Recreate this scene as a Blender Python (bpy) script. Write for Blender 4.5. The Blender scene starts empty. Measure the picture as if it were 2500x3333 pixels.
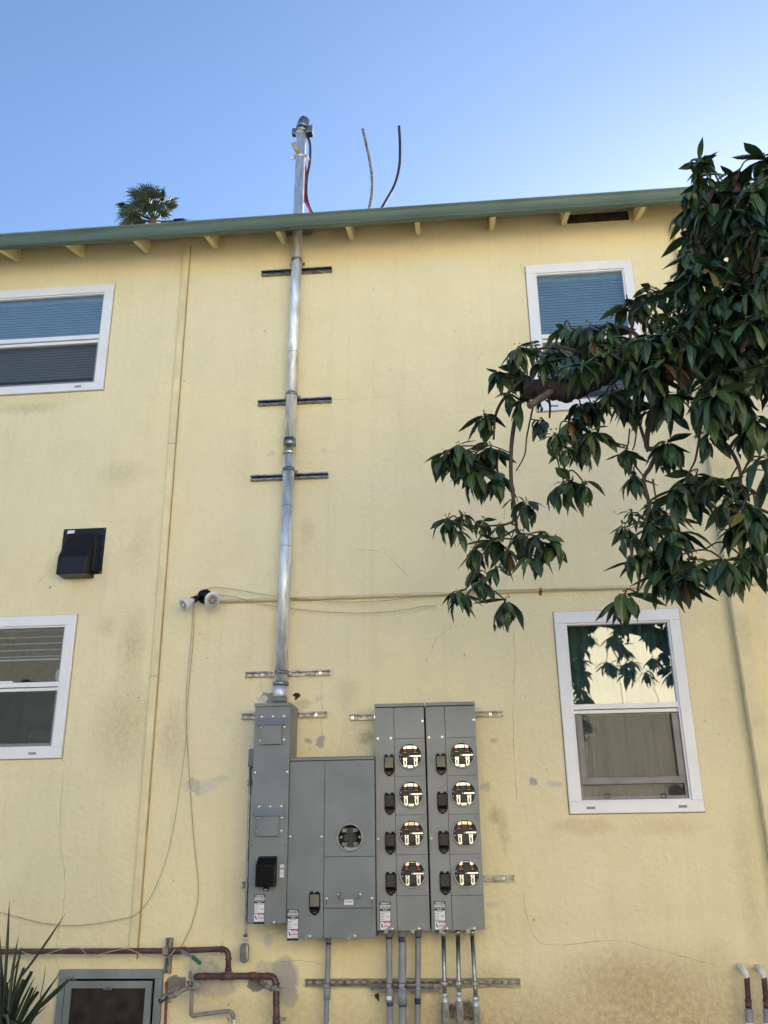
import bpy, math, random
from mathutils import Vector, Matrix
R = math.radians
C = bpy.context.scene.collection
SC = bpy.context.scene

# ------------------------------------------------------------------ camera
FPX, PIT, YAW, ROL = 2900.0, R(20.46163), R(4.67556), R(-0.78326)
CD, CZ = 6.4, 1.6                      # camera stands 6.4 m in front of the wall, eye height 1.6 m
cy, sy, cp, sp = math.cos(YAW), math.sin(YAW), math.cos(PIT), math.sin(PIT)
FW = Vector((-sy*cp, cy*cp, sp)); RT0 = Vector((cy, sy, 0)); UP0 = RT0.cross(FW)
RT = math.cos(ROL)*RT0 + math.sin(ROL)*UP0
UP = -math.sin(ROL)*RT0 + math.cos(ROL)*UP0
cam = bpy.data.cameras.new("camera"); co = bpy.data.objects.new("camera", cam); C.objects.link(co)
co.matrix_world = Matrix(((RT.x, UP.x, -FW.x, 0), (RT.y, UP.y, -FW.y, -CD), (RT.z, UP.z, -FW.z, CZ), (0, 0, 0, 1)))
cam.sensor_fit = 'VERTICAL'; cam.sensor_height = 24; cam.lens = 24*FPX/3333.0
cam.clip_end = 2000; cam.clip_start = 0.05
SC.camera = co

# ------------------------------------------------------------------ sky and sun
SUN_EL, SUN_AZ = R(16), R(24)          # the sun stands behind the house, to the right
w = bpy.data.worlds.new("World"); SC.world = w; w.use_nodes = True
nt = w.node_tree; bg = nt.nodes["Background"]
sky = nt.nodes.new("ShaderNodeTexSky"); sky.sky_type = 'NISHITA'; sky.sun_disc = False
sky.sun_elevation = SUN_EL; sky.sun_rotation = SUN_AZ
sky.air_density = 1.0; sky.dust_density = .8; sky.ozone_density = 3.0; sky.altitude = 50
tn = nt.nodes.new("ShaderNodeMix"); tn.data_type = 'RGBA'; tn.blend_type = 'MULTIPLY'; tn.inputs[0].default_value = 1
tn.inputs[7].default_value = (.97, .965, 1.0, 1)
nt.links.new(sky.outputs[0], tn.inputs[6]); nt.links.new(tn.outputs[2], bg.inputs[0]); bg.inputs[1].default_value = 0.092
sl = bpy.data.lights.new("sun", 'SUN'); sl.energy = 5.0; sl.angle = R(0.53); sl.color = (1, .9, .74)
so = bpy.data.objects.new("sun", sl); C.objects.link(so)
sdir = Vector((math.sin(SUN_AZ)*math.cos(SUN_EL), math.cos(SUN_AZ)*math.cos(SUN_EL), math.sin(SUN_EL)))
so.rotation_euler = sdir.to_track_quat('Z', 'Y').to_euler(); so.location = (20, 60, 30)
SC.view_settings.view_transform = 'Standard'; SC.view_settings.look = 'None'
SC.view_settings.gamma = 1; SC.view_settings.use_curve_mapping = False
SC.view_settings.exposure = 1.76
rnd = random.Random(7)

# ------------------------------------------------------------------ measuring from the photograph
def P(px, py, d=0.0):
    """photo position -> metres, on the vertical plane d metres in front of the wall"""
    v = FW + RT*((px-1250)/FPX) - UP*((py-1666.5)/FPX)
    v = v*((CD-d)/v.y)
    return Vector((v.x, -d, v.z+CZ))
def X(px, py, d=0.0): return P(px, py, d).x
def Z(px, py, d=0.0): return P(px, py, d).z

# ------------------------------------------------------------------ materials
def newmat(name):
    m = bpy.data.materials.new(name); m.use_nodes = True
    return m, m.node_tree, m.node_tree.nodes["Principled BSDF"]
def mat(name, col, rough=.6, metal=0., var=.12, scale=8., bump=0., bscale=60., spec=.5, stretch=None, col2=None):
    m, t, b = newmat(name); N = t.nodes; L = t.links
    b.inputs["Roughness"].default_value = rough; b.inputs["Metallic"].default_value = metal
    b.inputs["Specular IOR Level"].default_value = spec
    tc = N.new("ShaderNodeTexCoord"); mp = N.new("ShaderNodeMapping")
    if stretch: mp.inputs["Scale"].default_value = stretch
    L.new(tc.outputs["Object"], mp.inputs[0])
    nz = N.new("ShaderNodeTexNoise"); nz.inputs["Scale"].default_value = scale; nz.inputs["Detail"].default_value = 5
    L.new(mp.outputs[0], nz.inputs["Vector"])
    mx = N.new("ShaderNodeMix"); mx.data_type = 'RGBA'
    c2 = col2 if col2 else tuple(c*(1-2*var) for c in col)
    c1 = col if col2 else tuple(min(1, c*(1+var)) for c in col)
    mx.inputs[6].default_value = (*c1, 1); mx.inputs[7].default_value = (*c2, 1)
    mr = N.new("ShaderNodeMapRange"); mr.inputs[1].default_value = .3; mr.inputs[2].default_value = .7
    L.new(nz.outputs[0], mr.inputs[0]); L.new(mr.outputs[0], mx.inputs[0]); L.new(mx.outputs[2], b.inputs["Base Color"])
    r2 = N.new("ShaderNodeMapRange"); r2.inputs[3].default_value = max(0, rough-.08); r2.inputs[4].default_value = min(1, rough+.1)
    L.new(nz.outputs[0], r2.inputs[0]); L.new(r2.outputs[0], b.inputs["Roughness"])
    if bump:
        n2 = N.new("ShaderNodeTexNoise"); n2.inputs["Scale"].default_value = bscale; n2.inputs["Detail"].default_value = 4
        bp = N.new("ShaderNodeBump"); bp.inputs["Strength"].default_value = bump; bp.inputs["Distance"].default_value = .004
        L.new(mp.outputs[0], n2.inputs["Vector"]); L.new(n2.outputs[0], bp.inputs["Height"]); L.new(bp.outputs[0], b.inputs["Normal"])
    return m

def stucco(name, base, blobs=(), bumpy=.6):
    m, t, b = newmat(name); N = t.nodes; L = t.links
    b.inputs["Roughness"].default_value = .92; b.inputs["Specular IOR Level"].default_value = .15
    geo = N.new("ShaderNodeNewGeometry")
    def noise(sc, det=5, rough=.55, vec=None, col=False):
        n = N.new("ShaderNodeTexNoise"); n.inputs["Scale"].default_value = sc; n.inputs["Detail"].default_value = det
        n.inputs["Roughness"].default_value = rough
        L.new(vec or geo.outputs["Position"], n.inputs["Vector"]); return n.outputs[1 if col else 0]
    def rng(s, a, b_, c=0., d=1.):
        n = N.new("ShaderNodeMapRange"); n.inputs[1].default_value = a; n.inputs[2].default_value = b_
        n.inputs[3].default_value = c; n.inputs[4].default_value = d; L.new(s, n.inputs[0]); return n.outputs[0]
    def mix(f, a, c):
        n = N.new("ShaderNodeMix"); n.data_type = 'RGBA'; L.new(f, n.inputs[0])
        if isinstance(a, tuple): n.inputs[6].default_value = (*a, 1)
        else: L.new(a, n.inputs[6])
        if isinstance(c, tuple): n.inputs[7].default_value = (*c, 1)
        else: L.new(c, n.inputs[7])
        return n.outputs[2]
    def mul(a, k):
        n = N.new("ShaderNodeMath"); n.operation = 'MULTIPLY'; L.new(a, n.inputs[0])
        if isinstance(k, float): n.inputs[1].default_value = k
        else: L.new(k, n.inputs[1])
        return n.outputs[0]
    r, g, bl = base
    c = mix(rng(noise(.55, 4), .35, .65), (r*1.03, g*1.02, bl*.97), (r*.97, g*.98, bl*1.06))
    c = mix(rng(noise(2.3, 6, .6), .45, .75), c, (r*.93, g*.93, bl*.91))
    c = mix(mul(rng(noise(45, 5, .7), .5, .8), .35), c, (r*.74, g*.74, bl*.7))
    # warped position for the edges of the patches
    wn = N.new("ShaderNodeVectorMath"); wn.operation = 'MULTIPLY_ADD'
    L.new(noise(11, 6, .7, col=True), wn.inputs[0]); wn.inputs[1].default_value = (.10, .0, .10)
    L.new(geo.outputs["Position"], wn.inputs[2])
    wv = wn.outputs[0]
    fine = rng(noise(28, 6, .75), .36, .62)
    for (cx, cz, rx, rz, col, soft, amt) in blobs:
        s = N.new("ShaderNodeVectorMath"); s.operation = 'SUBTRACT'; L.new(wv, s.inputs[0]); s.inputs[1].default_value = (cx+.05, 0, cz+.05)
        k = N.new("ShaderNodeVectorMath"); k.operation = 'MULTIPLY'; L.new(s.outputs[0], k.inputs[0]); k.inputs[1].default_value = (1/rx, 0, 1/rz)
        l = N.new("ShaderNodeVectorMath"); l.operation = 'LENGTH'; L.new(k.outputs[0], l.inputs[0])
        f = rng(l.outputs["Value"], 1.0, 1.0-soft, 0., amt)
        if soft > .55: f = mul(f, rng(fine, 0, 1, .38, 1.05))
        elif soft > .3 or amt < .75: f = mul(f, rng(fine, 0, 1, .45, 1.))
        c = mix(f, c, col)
    # peppering of small dark nicks
    vor = N.new("ShaderNodeTexVoronoi"); vor.inputs["Scale"].default_value = 7.; vor.inputs["Randomness"].default_value = 1
    L.new(wv, vor.inputs["Vector"])
    spots = mul(rng(vor.outputs["Distance"], .075, .03), rng(noise(1.7, 3), .48, .60))
    c = mix(mul(spots, .75), c, (.13, .10, .06))
    v2 = N.new("ShaderNodeTexVoronoi"); v2.inputs["Scale"].default_value = 19.; L.new(wv, v2.inputs["Vector"])
    s2_ = mul(rng(v2.outputs["Distance"], .13, .04), rng(noise(1.1, 4, .6), .53, .60)); c = mix(mul(s2_, .55), c, (.22, .18, .11))
    # faint vertical washing below the eave and the sills
    mp2 = N.new("ShaderNodeMapping"); mp2.inputs["Scale"].default_value = (9, 1, .5); L.new(geo.outputs["Position"], mp2.inputs[0])
    c = mix(mul(rng(noise(1, 5, .65, vec=mp2.outputs[0]), .52, .75), .22), c, (r*.74, g*.72, bl*.62))
    L.new(c, b.inputs["Base Color"])
    h1 = noise(22, 6, .62); h2 = noise(120, 3, .6)
    ad = N.new("ShaderNodeMath"); ad.operation = 'MULTIPLY_ADD'; L.new(h2, ad.inputs[0]); ad.inputs[1].default_value = .25; L.new(h1, ad.inputs[2])
    bp = N.new("ShaderNodeBump"); bp.inputs["Strength"].default_value = bumpy; bp.inputs["Distance"].default_value = .02
    L.new(ad.outputs[0], bp.inputs["Height"]); L.new(bp.outputs[0], b.inputs["Normal"])
    return m

M = {}
def px_blob(px, py, rx, rz, col, soft=.5, amt=.8):
    p = P(px, py); k = 0.00235
    return (p.x, p.z, rx*k, rz*k, col, soft, amt)
GREY = (.40, .385, .36); PALE = (.62, .58, .50); OLIVE = (.47, .40, .22); BROWN = (.42, .31, .17); TAN = (.66, .51, .27); PLUM = (.50, .43, .35)
YEL = (.83, .735, .48)
blobs = [
 px_blob(180, 2740, 190, 240, (.74, .70, .46), .25, .55), px_blob(60, 3020, 130, 120, (.74, .64, .38), .3, .5),
 px_blob(430, 2100, 60, 150, OLIVE, .85, .6), px_blob(400, 2370, 120, 190, OLIVE, .85, .6), px_blob(350, 2040, 40, 50, OLIVE, .6, .4),
 px_blob(560, 2400, 60, 130, OLIVE, .7, .45), px_blob(400, 1540, 110, 60, OLIVE, .8, .4), px_blob(450, 1780, 60, 120, OLIVE, .8, .3),
 px_blob(120, 1300, 220, 40, (.74, .64, .33), .4, .6),
 px_blob(1900, 2690, 110, 30, TAN, .5, .7), px_blob(2180, 2690, 130, 28, TAN, .6, .45),
 px_blob(2150, 3340, 480, 230, BROWN, .8, .85), px_blob(2050, 3190, 220, 90, BROWN, .9, .6), px_blob(1500, 3380, 460, 170, BROWN, .8, .85),
 px_blob(1000, 3360, 300, 120, BROWN, .9, .4), px_blob(1150, 3130, 120, 70, (.62, .53, .33), .8, .4),
 px_blob(665, 3152, 62, 34, GREY, .35, .9), px_blob(700, 3212, 74, 30, GREY, .35, .9), px_blob(650, 3190, 40, 40, GREY, .35, .8), px_blob(924, 3185, 46, 62, GREY, .3, .95),
 px_blob(865, 3150, 45, 20, GREY, .5, .7), px_blob(944, 3240, 26, 30, GREY, .3, .9), px_blob(572, 3202, 32, 22, (.20, .19, .17), .15, .95), px_blob(836, 3204, 26, 18, (.21, .20, .18), .15, .95),
 px_blob(871, 3060, 13, 20, PALE, .3, .9), px_blob(878, 2270, 36, 16, (.27, .26, .23), .12, .95), px_blob(855, 2276, 16, 14, PALE, .2, .95),
 px_blob(966, 2266, 9, 9, (.03, .028, .025), .2, 1.), px_blob(1041, 2270, 16, 11, PALE, .4, .9), px_blob(985, 2290, 40, 22, (.45, .38, .23), .5, .6),
 px_blob(1044, 2415, 18, 20, GREY, .3, .9), px_blob(1000, 2414, 14, 12, GREY, .3, .8), px_blob(650, 2560, 62, 24, PALE, .35, .9), px_blob(712, 2537, 36, 12, PALE, .4, .9), px_blob(630, 2553, 22, 22, GREY, .35, .6),
 px_blob(640, 2578, 20, 10, GREY, .4, .6), px_blob(1738, 2545, 16, 12, GREY, .3, .9), px_blob(1805, 2552, 26, 9, PALE, .3, .9), px_blob(1580, 2560, 22, 14, GREY, .4, .7),
 px_blob(1612, 2655, 22, 34, OLIVE, .7, .9), px_blob(1608, 2412, 14, 10, GREY, .4, .8), px_blob(885, 1475, 18, 12, PALE, .4, .8), px_blob(1052, 1468, 9, 12, PALE, .4, .9),
 px_blob(1190, 2400, 34, 26, OLIVE, .6, .8), px_blob(1600, 2945, 22, 9, PALE, .4, .9), px_blob(720, 2300, 50, 60, (.74, .66, .48), .6, .6), px_blob(2330, 3100, 60, 70, (.66, .57, .34), .8, .5),
 px_blob(1560, 2060, 240, 300, (.78, .70, .45), .8, .5), px_blob(800, 1560, 60, 170, (.74, .65, .38), .8, .45), px_blob(1390, 1440, 500, 130, (.82, .72, .45), .9, .4),
 px_blob(1465, 3290, 26, 22, (.06, .055, .05), .4, .95), px_blob(1525, 3290, 30, 28, (.06, .055, .05), .4, .95), px_blob(1232, 3248, 8, 8, (.05, .04, .03), .3, 1.),
 px_blob(1700, 2300, 260, 160, (.84, .76, .50), .8, .5), px_blob(560, 2800, 90, 300, (.85, .77, .50), .6, .5), px_blob(230, 2900, 200, 160, (.72, .66, .43), .3, .6), px_blob(90, 1330, 170, 30, OLIVE, .8, .5), px_blob(1130, 2250, 60, 60, OLIVE, .9, .4),
 px_blob(1000, 1730, 30, 60, OLIVE, .8, .4), px_blob(900, 3290, 170, 60, OLIVE, .8, .6), px_blob(690, 3260, 110, 40, OLIVE, .8, .6), px_blob(1640, 2700, 18, 80, OLIVE, .8, .6), px_blob(1600, 3190, 60, 60, BROWN, .8, .5), px_blob(2440, 2900, 40, 300, OLIVE, .9, .4),
 px_blob(1170, 830, 900, 60, (.70, .55, .28), .95, .5),  # ochre band under the eave: warm bounced light put into the wall colour
]
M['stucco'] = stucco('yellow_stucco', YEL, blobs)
M['trim'] = mat('painted_trim', (.78, .66, .37), .6, var=.08, scale=5, bump=.25, bscale=40)
M['trim_side'] = mat('painted_strip', (.77, .665, .405), .6, var=.07, scale=6, bump=.2, bscale=50)
M['gutter'] = mat('green_gutter_paint', (.10, .142, .10), .5, var=.14, scale=3, stretch=(.5, 4, 4), bump=.1, bscale=6)
M['guard'] = mat('gutter_guard_wire', (.35, .40, .36), .4, metal=.5)
M['roofing'] = mat('roll_roofing', (.22, .22, .21), .95, var=.2, scale=30, bump=.5)
M['vinyl'] = mat('white_vinyl', (.80, .80, .83), .35, var=.03, scale=4)
M['screenframe'] = mat('grey_screen_frame', (.22, .21, .21), .45, var=.08)
M['brown_dark'] = mat('dark_void', (.03, .022, .018), .9, var=.4, scale=20)
M['room'] = mat('room_paint', (.45, .43, .38), .8)
M['blind'] = mat('blind_slats', (.66, .68, .70), .5, var=.04)
M['curtain'] = mat('curtain_cloth', (.27, .32, .28), .9, var=.15, scale=3, stretch=(8, 1, .5))
M['panel'] = mat('grey_panel_paint', (.182, .204, .220), .40, var=.09, scale=3.5, bump=.06, bscale=250)
M['panel_top'] = mat('grey_panel_paint_warm', (.225, .238, .243), .38, var=.09, scale=3.5, bump=.06, bscale=250)
M['galv'] = mat('galvanised_steel', (.84, .88, .92), .52, metal=.85, var=.20, scale=11, bump=.12, bscale=40, stretch=(3, 3, .6))
M['galv_dull'] = mat('dull_galvanised', (.30, .31, .32), .38, metal=1., var=.2, scale=14)
M['strut'] = mat('strut_steel', (.27, .27, .275), .36, metal=1., var=.3, scale=22)
M['emt'] = mat('steel_tube', (.36, .37, .38), .36, metal=1., var=.25, scale=16)
M['zinc'] = mat('zinc_screw', (.85, .86, .88), .18, metal=1., var=.05)
M['brass'] = mat('yellow_zinc', (.75, .66, .42), .25, metal=1., var=.2)
M['tin'] = mat('tinned_bus', (.93, .90, .80), .33, metal=1., var=.06)
M['rim'] = mat('socket_rim', (.30, .31, .31), .35, var=.05)
M['copper'] = mat('copper_jaw', (.45, .10, .06), .35, metal=.4, var=.2)
M['blackp'] = mat('black_plastic', (.006, .006, .008), .30, var=.2, scale=10, spec=.22)
M['blackm'] = mat('black_moulding', (.018, .017, .018), .45, var=.3, scale=30)
M['smoke'] = mat('smoked_cover', (.030, .029, .022), .14, var=.2, scale=10)
M['gap'] = mat('black_gap', (.006, .006, .007), .7)
M['hood'] = mat('black_hood', (.006, .007, .011), .3, var=.25, scale=12, bump=.2, bscale=30, spec=.3)
M['pvc'] = mat('grey_pvc', (.25, .26, .30), .42, var=.08, scale=14)
M['primer'] = mat('violet_primer', (.055, .05, .17), .5, var=.35, scale=30)
M['cable'] = mat('black_cable', (.045, .03, .032), .5, var=.2, scale=30)
M['redcable'] = mat('red_tape', (.38, .05, .05), .5, var=.25, scale=30)
M['worn'] = mat('frayed_cable', (.06, .045, .045), .8, scale=60, bump=.8, bscale=200, col2=(.36, .33, .30))
M['cream'] = mat('cream_cable', (.48, .40, .26), .6, var=.15, scale=20)
M['iron'] = mat('brown_painted_pipe', (.105, .05, .045), .42, var=.25, scale=18, bump=.25, bscale=50)
M['oldgrey'] = mat('old_grey_pipe', (.16, .155, .155), .6, scale=26, bump=.4, bscale=60, col2=(.30, .28, .26))
M['rust'] = mat('rust_red_pipe', (.22, .075, .045), .6, var=.25, scale=22)
M['white'] = mat('white_plastic', (.72, .71, .66), .4, var=.08, scale=16)
M['green'] = mat('green_grip', (.02, .13, .06), .45, var=.15)
M['lens'] = mat('lamp_glass', (.42, .42, .42), .12, var=.06, scale=20)
M['lamprim'] = mat('lamp_rim', (.75, .75, .76), .25, var=.04)
M['lampcore'] = mat('lamp_core', (.75, .42, .26), .2, metal=.4, var=.2, scale=60)
M['stick_w'] = mat('sticker_white', (.70, .71, .78), .45, var=.02)
M['stick_k'] = mat('sticker_black', (.012, .012, .02), .4, var=.02)
M['stick_r'] = mat('sticker_red', (.42, .03, .06), .45, var=.02)
M['stick_g'] = mat('sticker_print', (.22, .23, .30), .5, var=.02)
M['stick_p'] = mat('sticker_pink', (.55, .36, .38), .5, var=.02)
M['hatch'] = mat('galvanised_hatch', (.22, .25, .27), .5, var=.12, scale=6)
M['mesh'] = mat('dark_mesh', (.022, .016, .014), .75, var=.4, scale=14)
M['ground'] = mat('concrete_path', (.33, .31, .28), .9, var=.15, scale=1.5, bump=.4)
M['opp'] = mat('cream_siding', (.86, .80, .64), .8, var=.04, scale=1.5)
M['opp2'] = mat('slate_siding', (.20, .23, .26), .8, var=.08, scale=1.5)
M['bark'] = mat('avocado_bark', (.028, .018, .016), .9, scale=30, bump=1., bscale=45, col2=(.062, .042, .036))
M['twig'] = mat('green_twig', (.035, .028, .018), .7, scale=20, col2=(.075, .055, .038))
M['cutwood'] = mat('grey_cut_branch', (.07, .05, .045), .85, scale=30, bump=.8, bscale=60, col2=(.15, .12, .105))
M['palmtrunk'] = mat('palm_trunk', (.14, .07, .045), .9, scale=12, bump=1., bscale=15, col2=(.22, .14, .09))
M['crack'] = mat('crack_and_shadow_line', (.38, .31, .19), .95)  # wall cracks and joints, also the strips that imitate shadow gaps
M['opening_dark'] = mat('unlit_opening', (.10, .07, .05), .9, scale=14, col2=(.03, .025, .02))  # darkness of the open eave bay put into the colour

def glassmat(name, ior=1.7, tint=(.80, .84, .84)):
    m = bpy.data.materials.new(name); m.use_nodes = True; t = m.node_tree; N = t.nodes; L = t.links
    N.remove(N["Principled BSDF"]); out = N["Material Output"]
    tr = N.new("ShaderNodeBsdfTransparent"); tr.inputs[0].default_value = (*tint, 1)
    gl = N.new("ShaderNodeBsdfGlossy"); gl.inputs["Roughness"].default_value = 0.012; gl.inputs[0].default_value = (.95, 1, 1, 1)
    geo = N.new("ShaderNodeNewGeometry"); nz = N.new("ShaderNodeTexNoise"); nz.inputs["Scale"].default_value = 2.2
    L.new(geo.outputs["Position"], nz.inputs["Vector"])
    bp = N.new("ShaderNodeBump"); bp.inputs["Strength"].default_value = .10; bp.inputs["Distance"].default_value = .02
    L.new(nz.outputs[0], bp.inputs["Height"]); L.new(bp.outputs[0], gl.inputs["Normal"])
    fr = N.new("ShaderNodeFresnel"); fr.inputs[0].default_value = ior
    sb_ = N.new("ShaderNodeMath"); sb_.operation = 'SUBTRACT'; sb_.inputs[0].default_value = 1; L.new(geo.outputs["Backfacing"], sb_.inputs[1])
    ml_ = N.new("ShaderNodeMath"); ml_.operation = 'MULTIPLY'; L.new(fr.outputs[0], ml_.inputs[0]); L.new(sb_.outputs[0], ml_.inputs[1])
    mx = N.new("ShaderNodeMixShader"); L.new(ml_.outputs[0], mx.inputs[0]); L.new(tr.outputs[0], mx.inputs[1]); L.new(gl.outputs[0], mx.inputs[2])
    L.new(mx.outputs[0], out.inputs[0]); return m
M['glass'] = glassmat('window_glass', 1.9)
M['glass2'] = glassmat('window_glass_coated', 2.5, (.66, .74, .76))
def screenmat():
    m = bpy.data.materials.new('insect_screen'); m.use_nodes = True; t = m.node_tree; N = t.nodes; L = t.links
    b = N["Principled BSDF"]; b.inputs["Base Color"].default_value = (.035, .035, .035, 1); b.inputs["Roughness"].default_value = .7
    tr = N.new("ShaderNodeBsdfTransparent"); mx = N.new("ShaderNodeMixShader"); mx.inputs[0].default_value = .48
    L.new(tr.outputs[0], mx.inputs[1]); L.new(b.outputs[0], mx.inputs[2]); L.new(mx.outputs[0], N["Material Output"].inputs[0]); return m
M['screen'] = screenmat()
def leafmat():
    m, t, b = newmat('avocado_leaf'); N = t.nodes; L = t.links
    a = N.new("ShaderNodeVertexColor"); a.layer_name = "tint"
    g = N.new("ShaderNodeNewGeometry"); nz = N.new("ShaderNodeTexNoise"); nz.inputs["Scale"].default_value = 30
    L.new(g.outputs["Position"], nz.inputs["Vector"])
    mr = N.new("ShaderNodeMapRange"); mr.inputs[3].default_value = .7; mr.inputs[4].default_value = 1.25; L.new(nz.outputs[0], mr.inputs[0])
    mx = N.new("ShaderNodeVectorMath"); mx.operation = 'SCALE'; L.new(a.outputs[0], mx.inputs[0]); L.new(mr.outputs[0], mx.inputs["Scale"])
    L.new(mx.outputs[0], b.inputs["Base Color"]); b.inputs["Roughness"].default_value = .42
    b.inputs["Specular IOR Level"].default_value = .45
    tl = N.new("ShaderNodeBsdfTranslucent"); L.new(mx.outputs[0], tl.inputs[0])
    ms = N.new("ShaderNodeMixShader"); ms.inputs[0].default_value = .12
    L.new(b.outputs[0], ms.inputs[1]); L.new(tl.outputs[0], ms.inputs[2]); L.new(ms.outputs[0], N["Material Output"].inputs[0]); return m
M['leaf'] = leafmat()

# ------------------------------------------------------------------ objects
def tag(o, label=None, cat=None, group=None, kind=None):
    if label: o['label'] = label
    if cat: o['category'] = cat
    if group: o['group'] = group
    if kind: o['kind'] = kind
    return o
def empty(name, loc, label, cat, group=None):
    o = bpy.data.objects.new(name, None); C.objects.link(o); o.location = loc; o.empty_display_size = .1
    return tag(o, label, cat, group)
def rootloc(o):
    while o.parent: o = o.parent
    return Vector(o.location)
class MB:
    def __init__(s): s.v = []; s.f = []; s.sm = []; s.col = []
    def quad(s, a, b, c, d, sm=False):
        n = len(s.v); s.v += [Vector(a), Vector(b), Vector(c), Vector(d)]; s.f.append((n, n+1, n+2, n+3)); s.sm.append(sm); return s
    def box(s, x0, x1, y0, y1, z0, z1):
        n = len(s.v)
        for z in (z0, z1):
            for (x, y) in ((x0, y0), (x1, y0), (x1, y1), (x0, y1)): s.v.append(Vector((x, y, z)))
        for f in ((0, 3, 2, 1), (4, 5, 6, 7), (0, 1, 5, 4), (1, 2, 6, 5), (2, 3, 7, 6), (3, 0, 4, 7)):
            s.f.append(tuple(n+i for i in f)); s.sm.append(False)
        return s
    def hexa(s, p):                     # eight corners: bottom four, top four
        n = len(s.v); s.v += [Vector(q) for q in p]
        for f in ((0, 3, 2, 1), (4, 5, 6, 7), (0, 1, 5, 4), (1, 2, 6, 5), (2, 3, 7, 6), (3, 0, 4, 7)):
            s.f.append(tuple(n+i for i in f)); s.sm.append(False)
        return s
    def tube(s, pts, r, seg=12, caps=True):
        pts = [Vector(p) for p in pts]; k = len(pts)
        rs = r if isinstance(r, (list, tuple)) else [r]*k
        t0 = (pts[1]-pts[0]).normalized()
        u = t0.cross(Vector((0, 0, 1)) if abs(t0.z) < .9 else Vector((1, 0, 0))).normalized()
        rings = []
        for i, p in enumerate(pts):
            a = pts[max(0, i-1)]; b = pts[min(k-1, i+1)]; t = (b-a)
            t = t.normalized() if t.length > 1e-9 else t0
            u = (u - t*u.dot(t)); u = u.normalized() if u.length > 1e-6 else t.orthogonal().normalized()
            v = t.cross(u); n = len(s.v); rings.append(n)
            for j in range(seg):
                an = 2*math.pi*j/seg; s.v.append(p + (u*math.cos(an)+v*math.sin(an))*rs[i])
        for i in range(k-1):
            for j in range(seg):
                a, b = rings[i]+j, rings[i]+(j+1) % seg; c, d = rings[i+1]+(j+1) % seg, rings[i+1]+j
                s.f.append((a, b, c, d)); s.sm.append(True)
        if caps:
            s.f.append(tuple(rings[0]+j for j in reversed(range(seg)))); s.sm.append(False)
            s.f.append(tuple(rings[-1]+j for j in range(seg))); s.sm.append(False)
        return s
    def prism(s, pts, y0, y1):          # outline in (x, z), from y0 (front) to y1 (back)
        n = len(s.v); k = len(pts)
        for y in (y0, y1):
            for (x, z) in pts: s.v.append(Vector((x, y, z)))
        s.f.append(tuple(n+i for i in range(k))); s.sm.append(False)
        s.f.append(tuple(n+k+i for i in reversed(range(k)))); s.sm.append(False)
        for i in range(k):
            j = (i+1) % k; s.f.append((n+j, n+i, n+k+i, n+k+j)); s.sm.append(False)
        return s
    def extrude_x(s, pts, x0, x1):      # outline in (y, z) along x
        n = len(s.v); k = len(pts)
        for x in (x0, x1):
            for (y, z) in pts: s.v.append(Vector((x, y, z)))
        s.f.append(tuple(n+i for i in range(k))); s.sm.append(False)
        s.f.append(tuple(n+k+i for i in reversed(range(k)))); s.sm.append(False)
        for i in range(k):
            j = (i+1) % k; s.f.append((n+j, n+i, n+k+i, n+k+j)); s.sm.append(False)
        return s
    def ball(s, c, r, seg=10, rings=6, sq=(1, 1, 1)):
        c = Vector(c); n = len(s.v)
        for i in range(1, rings):
            th = math.pi*i/rings
            for j in range(seg):
                ph = 2*math.pi*j/seg
                s.v.append(c+Vector((r*sq[0]*math.sin(th)*math.cos(ph), r*sq[1]*math.sin(th)*math.sin(ph), r*sq[2]*math.cos(th))))
        a = len(s.v); s.v.append(c+Vector((0, 0, r*sq[2]))); b = len(s.v); s.v.append(c-Vector((0, 0, r*sq[2])))
        for i in range(rings-2):
            for j in range(seg):
                s.f.append((n+i*seg+j, n+(i+1)*seg+j, n+(i+1)*seg+(j+1) % seg, n+i*seg+(j+1) % seg)); s.sm.append(True)
        for j in range(seg):
            s.f.append((a, n+j, n+(j+1) % seg)); s.sm.append(True)
            q = n+(rings-2)*seg; s.f.append((b, q+(j+1) % seg, q+j)); s.sm.append(True)
        return s
    def ring(s, cx, cz, y, ro, ri, dep, seg=40):   # a raised rim facing the camera
        prof = [(ri, y+dep), (ri, y+.001), (ri+(ro-ri)*.25, y-.0015), (ri+(ro-ri)*.7, y-.0015), (ro, y+.002), (ro, y+dep*.35)]
        n = len(s.v)
        for j in range(seg):
            a = 2*math.pi*j/seg
            for (r, yy) in prof: s.v.append(Vector((cx+r*math.cos(a), yy, cz+r*math.sin(a))))
        k = len(prof)
        for j in range(seg):
            for i in range(k-1):
                a = n+j*k+i; b = n+((j+1) % seg)*k+i; s.f.append((a, a+1, b+1, b)); s.sm.append(True)
        return s
    def build(s, name, m, parent=None, bevel=0., loc=None):
        o0 = rootloc(parent) if parent else Vector(loc or (0, 0, 0))
        me = bpy.data.meshes.new(name); me.from_pydata([tuple(v-o0) for v in s.v], [], s.f)
        me.polygons.foreach_set('use_smooth', s.sm)
        if s.col:
            ca = me.color_attributes.new("tint", 'FLOAT_COLOR', 'POINT')
            ca.data.foreach_set('color', [c for q in s.col for c in q])
        me.update(); o = bpy.data.objects.new(name, me); C.objects.link(o)
        me.materials.append(M[m] if isinstance(m, str) else m)
        if parent: o.parent = parent
        else: o.location = o0
        if bevel:
            b = o.modifiers.new('bevel', 'BEVEL'); b.width = bevel; b.segments = 2; b.limit_method = 'ANGLE'; b.angle_limit = R(40)
        return o
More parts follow.
